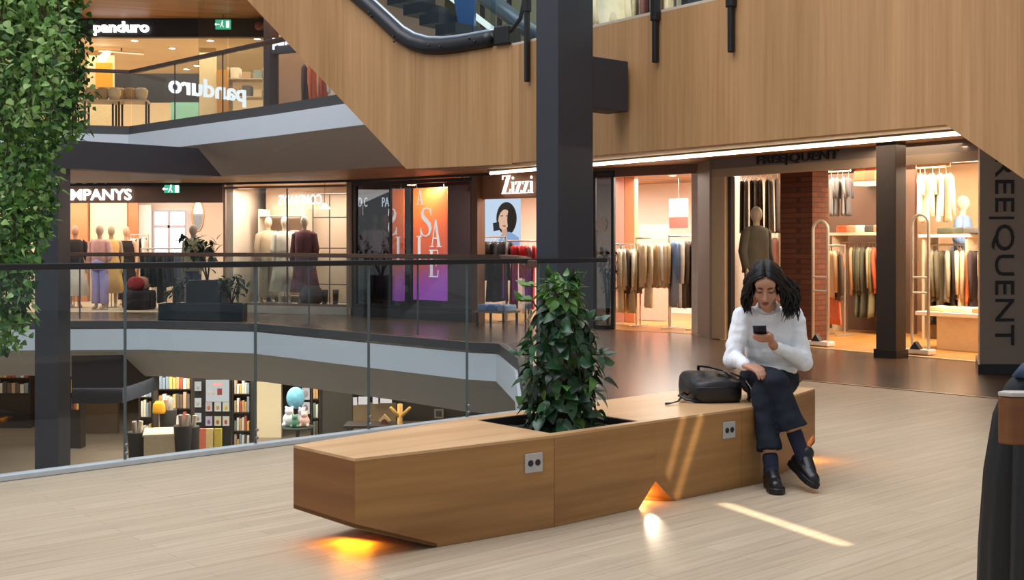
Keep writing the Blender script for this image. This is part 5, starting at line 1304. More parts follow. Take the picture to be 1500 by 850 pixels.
mb = MB(); mb.wall(fr(aL+.01, .04), fr(aL+.06, .04), .012, 2.25, .08); struct('trim_12', mb, m_dark)
t = thing('shop_sign', 'black lettered shop sign on the taupe lintel under the light strip', 'sign', fr(1.5, -.03, 2.4), world=True)
a, b = fr(fa(1107, -.03), -.03), fr(fa(1228, -.03), -.03)
fit_text('FREE|QUENT', .105, V((a.x, a.y, 2.385)), SD3, depth=.02, width=(b-a).length, bold=.002).build('letters', m_black, t)
DEP = 4.6
struct('wall_right_back', MB().wall(fr(-2.4, DEP), fr(aR+3.5, DEP), .008, 2.499, .1), mat('#d9c1a4', .7, 0, .05, 2))
struct('wall_right_end', MB().wall(fr(aR+.3, .1), fr(aR+3.4, DEP), .008, 2.499, -.1), mat('#d9c6b0', .7, 0, .04, 2))
# taupe pillar wall with the upright sign
struct('wall_sign_pillar', MB().prism([V((4.735, 11.75)), V((7.4, 11.75)), V((7.4, 12.3)), V((5.1, 12.7))], .1, 2.499), m_taupe)
struct('baseboard_right', MB().prism([V((4.71, 11.72)), V((7.4, 11.72)), V((7.4, 12.3)), V((5.08, 12.72))], .004, .10), mat('#2a2421', .4))
t = thing('shop_sign', 'tall black upright lettering on the taupe wall at the right', 'sign', (at(1470, 11.75), 11.745, .3), world=True)
fit_text('FREE|QUENT', 27*11.75/F, V((at(1458, 11.75), 11.742, ZV(203, 11.75))), V((0, 0, -1)), V((1, 0, 0)), .02, width=303*11.75/F, bold=-.001).build('letters', m_black, t)
# brick pier inside
q = fr(fa(1190, .75), .75); fw = fa(1190, .75)-fa(1143, .75)
p0 = fr(fa(1143, .75), .75); p1 = fr(fa(1190, .75), .75)
sb = None
for k in range(200):
    b_ = .75+k*.01
    if (fr(fa(1190, .75), b_).x/fr(fa(1190, .75), b_).y)*F+CX > 1213: sb = b_; break
sb = sb or 1.6
struct('wall_brick_pier', MB().prism([p0.xy, p1.xy, fr(fa(1190, .75), sb).xy, fr(fa(1143, .75), sb).xy], .008, 2.499), bricks('#5c3220', '#6d3e28', '#472e22'))
# security gates
def gate(lab, u0, u1, b, v0, v1):
    a0, a1 = fa(u0, b), fa(u1, b); d_ = fd(u0, b); hgt = ZV(v0, d_); w_ = a1-a0; c = fr((a0+a1)/2, b)
    t = thing('security_gate', lab, 'security gate', (c.x, c.y, .01), anS, 'shop door security gates'); mm = mat('#d8cdbd', .35, .2)
    r = w_/2; pts = [(-r, 0, .06), (-r, 0, hgt-r)]+[(-r*cos(pi*k/10), 0, hgt-r+r*sin(pi*k/10)) for k in range(1, 10)]+[(r, 0, hgt-r), (r, 0, .06)]
    MB().tube(pts, .018, 8).build('loop', mm, t, smooth=True)
    for z in (.44, .55): MB().tube([(-r, 0, hgt*z), (r, 0, hgt*z)], .012, 8).build('crossbar', mm, t)
    MB().box((0, 0, .035), (w_+.10, .16, .06)).build('foot', mat('#e2ddd6', .4), t, bevel=.01)
    mb = MB(); mb.vpoly([(-.09, -.083, .064), (.05, -.083, .064), (-.02, -.083, .155)], (0, .07, 0)); mb.build('wedge', m_black, t)
gate('pale looped security gate in front of the brick pier', 1191, 1213, .22, 325, 500)
gate('looped security gate between the dark column and the upright sign', 1336, 1360, .22, 316, 512)
# left bay: mannequin with hanging trousers behind
a = fa(1108, .62); c = fr(a, .62)
mannequin('mannequin in a grey jacket at the left of the right hand shop', c.x, c.y, .14, .5, '#c4b8a6', [('jacket', '#5c5a4e'), ('trousers', '#6e4f3c')], None)
struct('floor_right_podium', MB().prism([fr(fa(1075, .3), .3).xy, fr(fa(1136, .3), .3).xy, fr(fa(1136, .3), 1.3).xy, fr(fa(1075, .3), 1.3).xy], .008, .135), mat('#bfae98', .6))
ra, rb = fr(fa(1084, 1.35), 1.35), fr(fa(1141, 1.35), 1.35)
def wallrail(lab, ra, rb, z, b_to, n):
    t = thing('wall_rail', lab, 'clothes rail', (*((ra+rb)/2).xy, z), world=True); mm = mat('#c9b79e', .3, .6)
    MB().tube([(ra.x, ra.y, z), (rb.x, rb.y, z)], .013, 8).build('rail', mm, t)
    for p in (ra, rb): MB().tube([(p.x, p.y, z), (p.x, p.y, 2.5)], .008, 6).build('drop_rod', mm, t)
wallrail('high rail of trousers behind the grey jacket mannequin', ra, rb, 2.40, 0, 0)
tc_ = [('#4a352a', 'dark brown'), ('#8d8578', 'stone grey'), ('#3a2b25', 'espresso'), ('#9c958a', 'light grey'), ('#5a4234', 'chestnut'), ('#443a35', 'charcoal brown'), ('#b3a894', 'sand'), ('#3d2f28', 'dark chocolate')]
hang(ra, rb, 2.38, [('trousers', c, n) for c, n in tc_], 'the shop door jamb on the high rail', 'trousers on the high rail', rot=.5)
ra, rb = fr(fa(1095, 1.55), 1.55), fr(fa(1138, 1.55), 1.55)
rack('lower rail of coats behind the grey jacket mannequin', ra, rb, 1.5); hang(ra, rb, 1.5, [('coat', '#4d463c', 'olive grey'), ('coat', '#5d4638', 'brown'), ('jacket', '#7a5a42', 'tan brown'), ('coat', '#3a3630', 'dark grey'), ('coat', '#6a4233', 'rust brown')], 'the shop door jamb on the lower rail', 'coats behind the mannequin', rot=.4)
# middle bay: high dresses, shelf, two rails
zs = ZV(345, fd(1250, 2.4))
def shelf_wall(lab, u0, u1, b, z, dep=.36):
    a0, a1 = fa(u0, b), fa(u1, b); t = thing('wall_shelf', lab, 'shelf', fr((a0+a1)/2, b, z), world=True)
    MB().prism([fr(a0, b).xy, fr(a1, b).xy, fr(a1, b+dep).xy, fr(a0, b+dep).xy], z, z+.045).build('shelf_board', mat('#e6d3b6', .5), t, bevel=.004)
    for a_ in (a0+.06, a1-.06): MB().prism([fr(a_-.02, b+.03).xy, fr(a_+.02, b+.03).xy, fr(a_+.02, b+dep).xy, fr(a_-.02, b+dep).xy], .009, z).build('upright', mat('#cdb898', .5), t)
    MB().tube([fr(a0+.04, b+.18, z-.10), fr(a1-.04, b+.18, z-.10)], .013, 8).build('rail', mat('#c9b79e', .3, .6), t)
    return a0, a1
def panel_back(nm, u0, u1, b, m): a0, a1 = fa(u0, b), fa(u1, b); struct(nm, MB().wall(fr(a0, b), fr(a1, b), .009, 2.499, .06), m)
panel_back('wall_panel_5', 1195, 1340, 3.0, mat('#6a5040', .7, 0, .1, 5)); panel_back('wall_panel_6', 1340, 1470, 3.6, mat('#caa884', .7, 0, .05, 4))
a0, a1 = shelf_wall('pale shelf with a clothes rail left of the dark column', 1214, 1300, 2.45, zs)
sp = [('jacket', '#c99a6c', 'tan'), ('jacket', '#4d4a3a', 'dark green'), ('coat', '#5a5b45', 'army green'), ('jacket', '#6b6a50', 'olive'), ('coat', '#4e4c3c', 'forest green'), ('shirt', '#d8b48c', 'peach'), ('coat', '#7d7654', 'khaki green'), ('shirt', '#c65a3c', 'burnt orange'), ('dress', '#b5654a', 'terracotta'), ('shirt', '#e0d0b8', 'cream'), ('dress', '#c97a5c', 'salmon')]
hang(fr(a0+.30, 2.63), fr(a1-.04, 2.63), zs-.10, sp, 'the brick pier on the shelf rail', 'clothes on the rail left of the column', rot=.35)
ra, rb = fr(fa(1214, 1.9), 1.9), fr(fa(1233, 1.9), 1.9); za = 1.30
rack('short front rail with an orange dress beside the brick pier', ra, rb, za, foot=.2)
hang(ra, rb, za, [('shirt', '#d9b58a', 'peach'), ('dress', '#e27a55', 'bright orange'), ('jacket', '#574a3c', 'dark brown')], 'the brick pier on the short front rail', 'clothes on the short front rail', rot=.9)
ra, rb = fr(fa(1214, 2.3), 2.3), fr(fa(1246, 2.3), 2.3); wallrail('high rail of grey dresses beside the brick pier', ra, rb, 2.40, 0, 0)
hang(ra, rb, 2.38, [('top', '#8d8a88', 'silver grey'), ('top', '#6f6c6c', 'mid grey'), ('top', '#a5a19c', 'pale grey'), ('top', '#5d5a5c', 'slate grey')], 'the brick pier on the high grey rail', 'grey tops on the high rail', rot=.6)
cs = [('#d9713f', 'orange'), ('#c9a07c', 'tan'), ('#e8e0d2', 'white'), ('#54504a', 'dark grey'), ('#d98a66', 'apricot')]
for i, (c, n) in enumerate(cs):
    p = fr(a0+.22+i*(a1-a0-.4)/4, 2.62, zs+.046); folded('%s folded knitwear left of the dark column, %s from the brick pier' % (n, ORD[i]), p.x, p.y, p.z, anS, c, 'folded knitwear left of the column', .26, .28, .10)
t = thing('wall_shelf', 'upper bright shelf left of the dark column with orange bags', 'shelf', fr(fa(1275, 2.6), 2.6, 1.98), world=True)
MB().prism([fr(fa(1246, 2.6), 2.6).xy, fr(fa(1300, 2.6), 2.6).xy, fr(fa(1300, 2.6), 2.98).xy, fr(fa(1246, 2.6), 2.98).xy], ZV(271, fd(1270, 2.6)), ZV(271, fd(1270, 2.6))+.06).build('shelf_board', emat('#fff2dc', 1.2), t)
for i, (u, c, n) in enumerate(((1262, '#d9643a', 'orange'), (1278, '#c85a38', 'rust orange'), (1290, '#e07a4a', 'light orange'))):
    p = fr(fa(u, 2.75), 2.75, ZV(271, fd(1270, 2.6))+.061); t = thing('handbag', '%s handbag on the upper bright shelf, %s from the grey tops' % (n, ORD[i]), 'bag', p, anS, 'bags on the upper shelf')
    MB().loft([[V((.13*s_*(abs(cos(a))**.4)*(1 if cos(a) > 0 else -1), .06*s_*sin(a), z)) for a in [2*pi*k/20 for k in range(20)]] for z, s_ in ((0, .95), (.03, 1), (.15, .92), (.19, .7))]).build('body', mat(c, .6), t, smooth=True)
    mb = MB(); mb.tube([(-.07, 0, .18), (-.04, 0, .26), (.04, 0, .26), (.07, 0, .18)], .008, 6); mb.build('handle', mat(c, .6), t, smooth=True)
# right bay
zs2 = ZV(348, fd(1390, 2.3)); a0, a1 = shelf_wall('pale shelf with a clothes rail right of the dark column', 1345, 1420, 2.3, zs2)
sp = [('coat', '#3b362f', 'charcoal'), ('jacket', '#6d6a55', 'moss green'), ('coat', '#5b5340', 'olive brown'), ('jacket', '#a59a80', 'putty'), ('coat', '#2b2521', 'black brown'), ('shirt', '#dcc7a6', 'cream'), ('coat', '#c9b08a', 'beige'), ('jacket', '#e0763f', 'bright orange'), ('coat', '#3a2c2c', 'dark plum'), ('shirt', '#b79a76', 'tan')]
hang(fr(a0+.06, 2.48), fr(a1+.1, 2.48), zs2-.10, sp, 'the dark column on the right bay rail', 'clothes on the rail right of the column', rot=.35)
for i, (c, n) in enumerate((('#4a4a38', 'dark green'), ('#57504a', 'brown'), ('#6b6454', 'olive grey'))):
    p = fr(a0+.4+i*.4, 2.45, zs2+.046); folded('%s folded knitwear right of the dark column, %s from the column' % (n, ORD[i]), p.x, p.y, p.z, anS, c, 'folded knitwear right of the column', .28, .28, .09)
ra, rb = fr(fa(1342, 2.6), 2.6), fr(fa(1392, 2.6), 2.6); wallrail('high rail of pale flowered dresses right of the dark column', ra, rb, 2.40, 0, 0)
hang(ra, rb, 2.38, [('top', '#f0e4d0', 'ivory'), ('shirt', '#e9d5b8', 'cream flowered'), ('top', '#e2c9a6', 'sand flowered'), ('shirt', '#f2ead9', 'off white'), ('shirt', '#dcc8a8', 'beige flowered')], 'the dark column on the high pale rail', 'pale tops on the high rail', rot=.8)
c = fr(fa(1411, 3.0), 3.0); mannequin('mannequin in a pale blue shirt at the right of the right hand shop', c.x, c.y, .30, .9, '#d8c4ac', [('top', '#7e9cc6'), ('trousers', '#8aa4c8')], None)
struct('floor_right_plinth', MB().prism([fr(fa(1402, 2.75), 2.75).xy, fr(fa(1402, 2.75)+.5, 2.75).xy, fr(fa(1402, 2.75)+.5, 3.25).xy, fr(fa(1402, 2.75), 3.25).xy], .009, .295), mat('#e0cdb0', .6))
a0 = fa(1372, 1.0); a1 = a0+1.3; t = thing('display_table', 'pale box table with folded clothes near the upright sign', 'table', fr(a0+.6, 1.3, .009), world=True)
zt = ZV(458, fd(1385, 1.0))
MB().prism([fr(a0, 1.0).xy, fr(a1, 1.0).xy, fr(a1, 1.55).xy, fr(a0, 1.55).xy], .009, zt-.05).build('base', mat('#dbb98a', .5), t, bevel=.004)
MB().prism([fr(a0-.28, .96).xy, fr(a1, .96).xy, fr(a1, 1.6).xy, fr(a0-.28, 1.6).xy], zt-.05, zt).build('tabletop', mat('#f0e0c6', .5), t, bevel=.004)
for i, (c, n) in enumerate((('#d8c39a', 'straw'), ('#e6d9bd', 'cream'), ('#d99a6c', 'apricot'), ('#efe6d6', 'ivory'))):
    p = fr(a0-.08+i*.3, 1.26, zt+.0015); folded('%s folded shirt on the pale box table, %s from the security gate' % (n, ORD[i]), p.x, p.y, p.z, anS, c, 'folded shirts on the box table', .24, .34, .06)
for k, (u, b) in enumerate(((1100, 1.0), (1235, 1.6), (1265, 2.0), (1350, 1.5), (1405, 1.4), (1425, 1.0))):
    q = fr(fa(u, b), b); downlight(q.x, q.y, 2.5, 'bright ceiling spot in the right hand shop, %s from the door jamb' % ORD[k], 'spots in the right hand shop', .06, 20)
t = thing('ceiling_panel_light', 'white rectangular ceiling light in the right hand shop near the upright sign', 'ceiling light', fr(fa(1412, 1.9), 1.9, 2.45), world=True)
c = fr(fa(1415, 2.2), 2.2, 2.46); MB().box(c, (.7, .5, .05), anS).build('diffuser', emat('#fff3df', 5), t); MB().box(c+V((0, 0, .028)), (.76, .56, .02), anS).build('housing', mat('#e6e0d6', .5), t)
light('right_shop_light_a', 'AREA', fr(.2, 2.6, 2.42), 150, '#ffe8cc', 2.0, 2.4)
light('right_shop_light_b', 'AREA', fr(3.1, 1.6, 2.42), 190, '#ffe9ce', 2.0, 2.8)
light('right_shop_wash', 'AREA', fr(2.6, 1.2, 2.35), 80, '#ffe8cc', 3.4, .3, target=fr(2.6, 3.0, 1.3))

# ================================================================ upper level, left: craft shop
struct('wall_craft_sign', MB().wall((-16, 25), (at(388, 25), 25), 5.80, 6.19, .2), mat('#141318', .5))
struct('ceiling_upper', MB().prism([V((-16, 21.2)), V((-6.5, 21.4)), V((-3.2, 18.6)), V((-1.2, 17)), V((0, 34)), V((-16, 34))], 6.2, 6.3), m_ceilwood)
struct('ceiling_craft', MB().prism([V((-15.8, 25.2)), V((at(388, 25), 25.2)), V((-4.4, 31)), V((-15.8, 31))], 5.9, 5.95), mat('#e6d3b4', .7, 0, .03, 2))
struct('wall_craft_back', MB().wall((-15.8, 31), (-4.4, 31), 3.25, 5.9, .1), mat('#e2cba5', .7, 0, .04, 2))
t = thing('shop_sign', 'white lettered sign on the black band of the upper craft shop', 'sign', (at(137, 24.9), 24.9, 5.9), world=True)
fit_text('panduro', 14.5*24.95/F, V((at(136.5, 24.95), 24.95, ZV(46.5, 24.95))), XR, depth=.04, width=82*24.95/F, bold=.012).build('letters', emat('#ffffff', 2.4), t)
exit_sign('green exit sign under the black band of the upper craft shop', (at(327, 24.6), 24.6, ZV(36, 24.6)), XR, .32, .2)
t = thing('security_camera', 'small reddish dome camera at the end of the black band', 'camera', (at(377, 24.8), 24.8, ZV(38, 24.8)), world=True)
c = V((at(379, 24.8), 24.8, ZV(38, 24.8))); MB().ell(c, (.09, .09, .09)).build('dome', mat('#8a4a3c', .3), t, smooth=True); MB().box(c+V((0, .13, .02)), (.16, .18, .16)).build('bracket', mat('#5a3a32', .5), t)
for k, (u, d) in enumerate(((197, 26), (252, 27), (308, 26), (345, 27.4), (377, 25.8), (288, 29.6), (273, 30.2))):
    downlight(at(u, d), d, 5.9, 'round ceiling spot in the upper craft shop, %s of the scatter' % ORD[k], 'spots in the upper craft shop', .075, 16)
t = thing('track_spot', 'white track spot lamp on the craft shop ceiling', 'ceiling light', (at(178, 27), 27, 5.8), .5, None)
MB().tube([(-.5, 0, 0), (.5, 0, 0)], .03, 8).build('track', mat('#efe6d6', .4), t); MB().tube([(-.3, 0, -.02), (-.45, -.2, -.2)], [.07, .09], 12).build('lamp_head', mat('#fff6e6', .4), t); MB().ell((-.46, -.21, -.21), .085).build('lamp', emat('#fff0d2', 12), t); MB().tube([(0, 0, 0), (0, 0, .1)], .02, 6).build('stem', m_brass, t)
def upanel(nm, u0, u1, v0, v1, d, m, lab, cat, kind=True, dep=.08):
    a, b = at(u0, d), at(u1, d); z0, z1 = max(ZV(v1, d), 3.252), ZV(v0, d)
    o = MB().box(((a+b)/2, d+dep/2, (z0+z1)/2), (b-a, dep, z1-z0)).build(nm, m, None)
    if kind: o['kind'] = 'structure'
    else: tag(o, lab, cat)
    return o
upanel('wall_craft_pier', 128, 166, 55, 260, 27.4, mat('#e6cf9f', .7), '', '')
upanel('orange_wall_board', 140, 164, 92, 128, 27.2, mat('#dd9a1c', .6), 'orange board on the pale pier of the craft shop', 'board', False)
upanel('wall_craft_dark', 168, 292, 108, 150, 28.6, mat('#1c1a1d', .6), '', '')
upanel('wall_craft_teal', 250, 291, 150, 260, 28.4, mat('#7fb5a4', .6, 0, .15, 8), '', '')
upanel('wall_craft_pier_two', 292, 316, 60, 260, 27.0, mat('#e8d2a6', .7), '', '')
upanel('orange_wall_board', 318, 334, 102, 170, 26.8, mat('#c88a2a', .6), 'orange board between the glass panes of the craft shop', 'board', False)
t = thing('display_shelf', 'shelf of craft boxes behind the right glass pane of the craft shop', 'shelf', (at(360, 27), 27, 3.252), world=True)
for k in range(5): MB().box((at(360, 27), 27.2, 3.5+k*.42), (.85, .5, .03)).build('shelf_board', mat('#cbb28c', .6), t)
for s in (-.42, .42): MB().box((at(360, 27)+s, 27.2, 4.35), (.03, .5, 2.2)).build('side_panel', mat('#b59c78', .6), t)
cb = ['#e9dcc4', '#b79a70', '#8b9a92', '#d8b070', '#6f6a60', '#e0c9a0']
bn = ['cream', 'tan', 'grey green', 'mustard', 'dark grey', 'sand']
for k in range(3, 5):
    for j in range(3):
        c = V((at(360, 27)-.27+j*.27, 27.2, 3.5155+k*.42)); h_ = (.2, .26, .16)[(j+k) % 3]
        o = MB().box((0, 0, h_/2), (.2, .3, h_)).build('craft_box', mat(cb[(k*3+j) % 6], .7), None, bevel=.006); o.location = c
        tag(o, '%s craft box on the %s board behind the right glass pane, %s along' % (bn[(k*3+j) % 6], 'top' if k == 4 else 'fourth', ORD[j]), 'box', 'craft boxes')
for k, (u, d) in enumerate(((152, 24.5), (192, 25.0))):
    zt = ZV(148, d); t = thing('display_table', '%s display table with craft goods in the upper shop' % ('dark legged left' if k == 0 else 'dark legged right'), 'table', (at(u, d), d, 3.252), .2)
    hh = zt-3.252; MB().box((0, 0, hh-.02), (.75, .6, .04)).build('tabletop', mat('#c9b08a', .5), t)
    for x, y in ((-.34, -.26), (.34, -.26), (-.34, .26), (.34, .26)): MB().box((x, y, (hh-.04)/2), (.04, .04, hh-.04)).build('leg', mat('#2a2320', .5), t)
    for j in range(3):
        o = MB().lathe([(.09, 0), (.13, .12), (.14, .22), (.09, .27), (.07, .27)], (0, 0, 0), 18).build('wicker_basket', mat(('#c9a672', '#b8945e', '#d9bd8e')[j], .9, 0, .3, 40), None, smooth=True); o.location = (at(u, d)-.24+j*.24, d-.05, zt+.001)
        tag(o, '%s wicker basket on the %s craft table' % (('tan', 'brown', 'straw')[j], 'left' if k == 0 else 'right'), 'basket', 'baskets on the craft tables')
# glass partition, and a sign reflection built as reversed letters
gp0, gp1 = V((at(290, 23.2), 23.2)), V((at(386, 21.6), 21.6)); gd = (gp1-gp0).normalized(); gn = V((-gd.y, gd.x))
t = thing('shop_window', 'glass shop front with dark posts beside the upper craft shop', 'shop window', (*((gp0+gp1)/2), 3.252), world=True)
for u0, u1 in ((290, 333), (334, 386)):
    a, b = on_line(u0, gp0, gd), on_line(u1, gp0, gd); MB().wall(a+gd*.01, b-gd*.01, 3.256, 6.19, .012).build('pane', glass('#f0f1ee', .7), t)
a = on_line(386, gp0, gd); MB().wall(a, a+gd*.20, 3.256, 6.19, .2).build('post', mat('#2a2022', .5), t)
t = thing('window_lettering', 'big white back to front lettering behind the upper glass shop front', 'sign', (*gp0, 4.3), world=True)
a, b = V((at(247, 23.6), 23.6)), V((at(361, 25.2), 25.2))
fit_text('panduro', 24*b.y/F, V((*b, ZV(149, b.y))), V((*(a-b), 0)), depth=.03, width=(b-a).length, bold=.012).build('letters', emat('#f4f6ff', 1.6), t)
# next upper shop to the right, mostly behind the cladding
struct('wall_upper_next', MB().wall((at(394, 22.5), 22.5), (-1.2, 19.5), 3.252, 6.19, .1), mat('#b9957a', .7, 0, .06, 2))
t = thing('shop_sign', 'pale lettered sign partly hidden by the escalator cladding', 'sign', (at(398, 21.5), 21.5, 5), world=True)
MB().box((at(412, 21.4), 21.45, ZV(66, 21.4)), (.6, .1, .3), -.4).build('board', mat('#2c2428', .5), t)
fit_text('pand', .2, V((at(398, 21.3), 21.37, ZV(66, 21.3))), V((.92, -.39, 0)), depth=.03, width=.42, bold=.006).build('letters', emat('#f0ecff', 1.8), t)
ra, rb = V((at(446, 19.5), 19.9)), V((at(492, 18.6), 18.9)); rack('upper clothes rail of orange clothes beside the escalator cladding', ra, rb, 4.45, 3.26)
hang(ra, rb, 4.45, [('coat', '#57453a', 'brown'), ('jacket', '#d9774a', 'orange'), ('shirt', '#e9b48e', 'peach'), ('jacket', '#c8603c', 'rust'), ('shirt', '#f0dccb', 'cream')], 'the dark posts on the upper rail', 'orange clothes upstairs', rot=.6)
light('craft_light', 'AREA', (-8.6, 27.6, 5.8), 480, '#ffead0', 8.5, 4.5)
light('craft_light_near', 'AREA', (-4.3, 21.3, 6.1), 110, '#ffdcb8', 3, 1.6)

# ================================================================ upper level, right: shop front behind the escalator
def ur(q, n, z): p = W(q, n); return V((p.x, p.y, z))
uq = lambda u, n: (on_line(u, W0+SN*n, SD)-W0).dot(SD)
NB = 6.0
struct('wall_upper_right', MB().wall(ur(uq(600, NB), NB, 0), ur(uq(1300, NB), NB, 0), 3.182, 7.0, .1), mat('#e6d9b4', .7, 0, .04, 2))
t = thing('shop_window', 'upper shop front of tall panes between dark mullions behind the escalator', 'shop window', ur(uq(760, 4.2), 4.2, 3.182), world=True)
for k, u in enumerate((688, 703, 728, 742, 912, 998)):
    q = uq(u, 4.2); MB().wall(ur(q, 4.2, 0), ur(q+.06, 4.2, 0), 3.184, 7.0, .06).build('mullion', m_dark, t)
for u0, u1 in ((640, 687), (742, 911), (999, 1120)): MB().wall(ur(uq(u0, 4.22)+.02, 4.22, 0), ur(uq(u1, 4.22)-.02, 4.22, 0), 3.184, 7.0, .012).build('pane', glass('#eef2ee', .6), t)
def uwall(nm, u0, u1, n, m): struct(nm, MB().wall(ur(uq(u0, n), n, 0), ur(uq(u1, n), n, 0), 3.182, 7.0, .06), m)
uwall('wall_upper_slate', 1000, 1068, 4.8, mat('#55565e', .6)); uwall('wall_upper_green', 640, 684, 5.2, mat('#6f7f54', .7, 0, .35, 3)); uwall('wall_upper_pale', 876, 905, 5.0, mat('#a8b0b2', .6))
ra, rb = ur(uq(915, 3.4), 3.4, 0), ur(uq(985, 3.4), 3.4, 0); rack('upper clothes rail of pale clothes above the wooden parapet', ra, rb, 4.75, 3.19, '#55504c')
hang(ra, rb, 4.75, [('coat', '#b58a7e', 'dusty rose'), ('coat', '#e0c9a0', 'cream'), ('coat', '#8f5a55', 'brick'), ('coat', '#d8b98c', 'sand'), ('coat', '#caa06c', 'tan'), ('coat', '#e6d4b4', 'ivory')], 'the column on the upper right rail', 'clothes above the parapet', rot=.6)
c = ur(uq(893, 2.5), 2.5, 3.19); mannequin('mannequin in cream clothes above the parapet beside the column', c.x, c.y, 3.19, .3, '#e9dcc6', [('coat', '#efe0c0'), ('trousers', '#d9c8a8')], None)
c = ur(uq(725, 5.0), 5.0, 3.19); mannequin('mannequin in pale green seen through the escalator glass', c.x, c.y, 3.19, -.2, '#e0d6bc', [('dress', '#c9cba4')], None)
light('upper_right_light', 'AREA', ur(1.0, 4.9, 6.6), 320, '#fff0d4', 8, 1.6)
far = [W(-2.4, .18), W(3.2, .18)]
t = thing('glass_railing', 'upper glass railing standing behind the wooden parapet', 'railing', (*far[0], 3.2), world=True)
L = (far[1]-far[0]).length
for k in range(4): MB().wall(far[0]+SD*(L*k/4+.01), far[0]+SD*(L*(k+1)/4-.01), 3.19, 4.35, .012).build('glass_panel', glass('#e6eef0', .5), t)
MB().wall(far[0], far[1], 4.35, 4.39, .05).build('handrail', m_black, t)

# ================================================================ lower level
ZL = -3.4
def ll(u, d, v=None): return V((at(u, d), d, ZL if v is None else ZV(v, d)))
struct('wall_lower_back', MB().wall((-22, 36), (8, 36), ZL, -.9, .1), mat('#3a322b', .8, 0, .1, 1.5))
def lpanel(nm, u0, u1, v0, d, m): a, b = at(u0, d), at(u1, d); struct(nm, MB().wall((a, d), (b, d), ZL, min(-.91, ZV(v0, d)), .15), m)
lpanel('wall_lower_brown', 104, 172, 530, 29, mat('#54412f', .7)); lpanel('wall_lower_cream', 372, 412, 540, 28.4, mat('#d8c7a6', .7, 0, .05, 2)); lpanel('wall_lower_dark', 472, 516, 540, 27.4, mat('#37342c', .5, 0, .2, 3))
lpanel('wall_lower_tan', 516, 580, 590, 29, mat('#a48a66', .7)); lpanel('wall_lower_shop', 580, 740, 590, 30, mat('#4c4237', .7))
light('lower_shop_light', 'AREA', (at(290, 26), 25.6, -1.0), 360, '#fff2e2', 4.0, 3.0); light('lower_shop_light_b', 'AREA', (at(450, 26), 25.2, -1.0), 110, '#fff4e8', 2.5, 2.0); light('lower_left_light', 'AREA', (at(40, 30), 29, -1.0), 45, '#ffe6c8', 5, 3); light('lower_right_light', 'AREA', (at(590, 25), 24.5, -1.0), 60, '#ffe0b4', 2.5, 1.6)
BC_ = [('#e8dcc8', 'cream'), ('#b5543c', 'red'), ('#d8b86a', 'yellow'), ('#7a8a74', 'green'), ('#c9a58a', 'pink'), ('#6b5a4c', 'brown'), ('#efe8dc', 'white'), ('#8a9aa8', 'blue grey'), ('#caa06a', 'tan'), ('#5a4a52', 'plum')]
rb_ = random.Random(23)
def bookcase(lab, u0, u1, d, z0, nsh, n, ref, grp, step=.42, depth=.3):
    a, b = at(u0, d), at(u1, d); w_ = b-a; t = thing('bookcase', lab, 'bookcase', ((a+b)/2, d, ZL+.001), 0); h = z0+nsh*step; mm = mat('#2c2520', .6)
    for s in (-1, 1): MB().box((s*(w_/2-.015), 0, h/2), (.03, depth, h)).build('side_panel', mm, t)
    MB().box((0, depth/2-.01, h/2), (w_-.06, .02, h)).build('back_panel', mm, t)
    for k in range(nsh+1): MB().box((0, -.01, z0+k*step-.0125), (w_-.06, depth-.03, .025)).build('shelf_board', mm, t)
    MB().box((0, 0, (z0-.03)/2), (w_-.06, depth-.04, z0-.03)).build('plinth', mm, t)
    for k in range(nsh):
        x = -w_/2+.05
        for j in range(n):
            bw = (w_-.1)/n*.86; hh = step*rb_.uniform(.5, .85); c, cn = rb_.choice(BC_)
            o = MB().box((0, 0, hh/2), (bw, .16, hh)).build('book', mat(c, .7, 0, .3, 25), None, bevel=.004); o.location = (x+bw/2+(a+b)/2, d-.06, ZL+z0+k*step+.0015)
            tag(o, '%s book, %s along the %s board of %s' % (cn, ORD[j], ['lowest', 'second', 'third', 'fourth', 'fifth'][k], ref), 'book', grp); x += (w_-.1)/n
bookcase('tall dark bookcase of facing books on the lower level', 232, 284, 26.6, .55, 4, 9, 'the tall lower bookcase', 'books in the tall lower bookcase', .44)
bookcase('narrow dark bookcase left of the tall one on the lower level', 206, 228, 25.6, .5, 4, 4, 'the narrow lower bookcase', 'books in the narrow lower bookcase', .44)
bookcase('bookcase crowded with magazines right of the black card stand', 342, 371, 25.2, .3, 5, 6, 'the magazine bookcase', 'magazines on the lower level', .40)
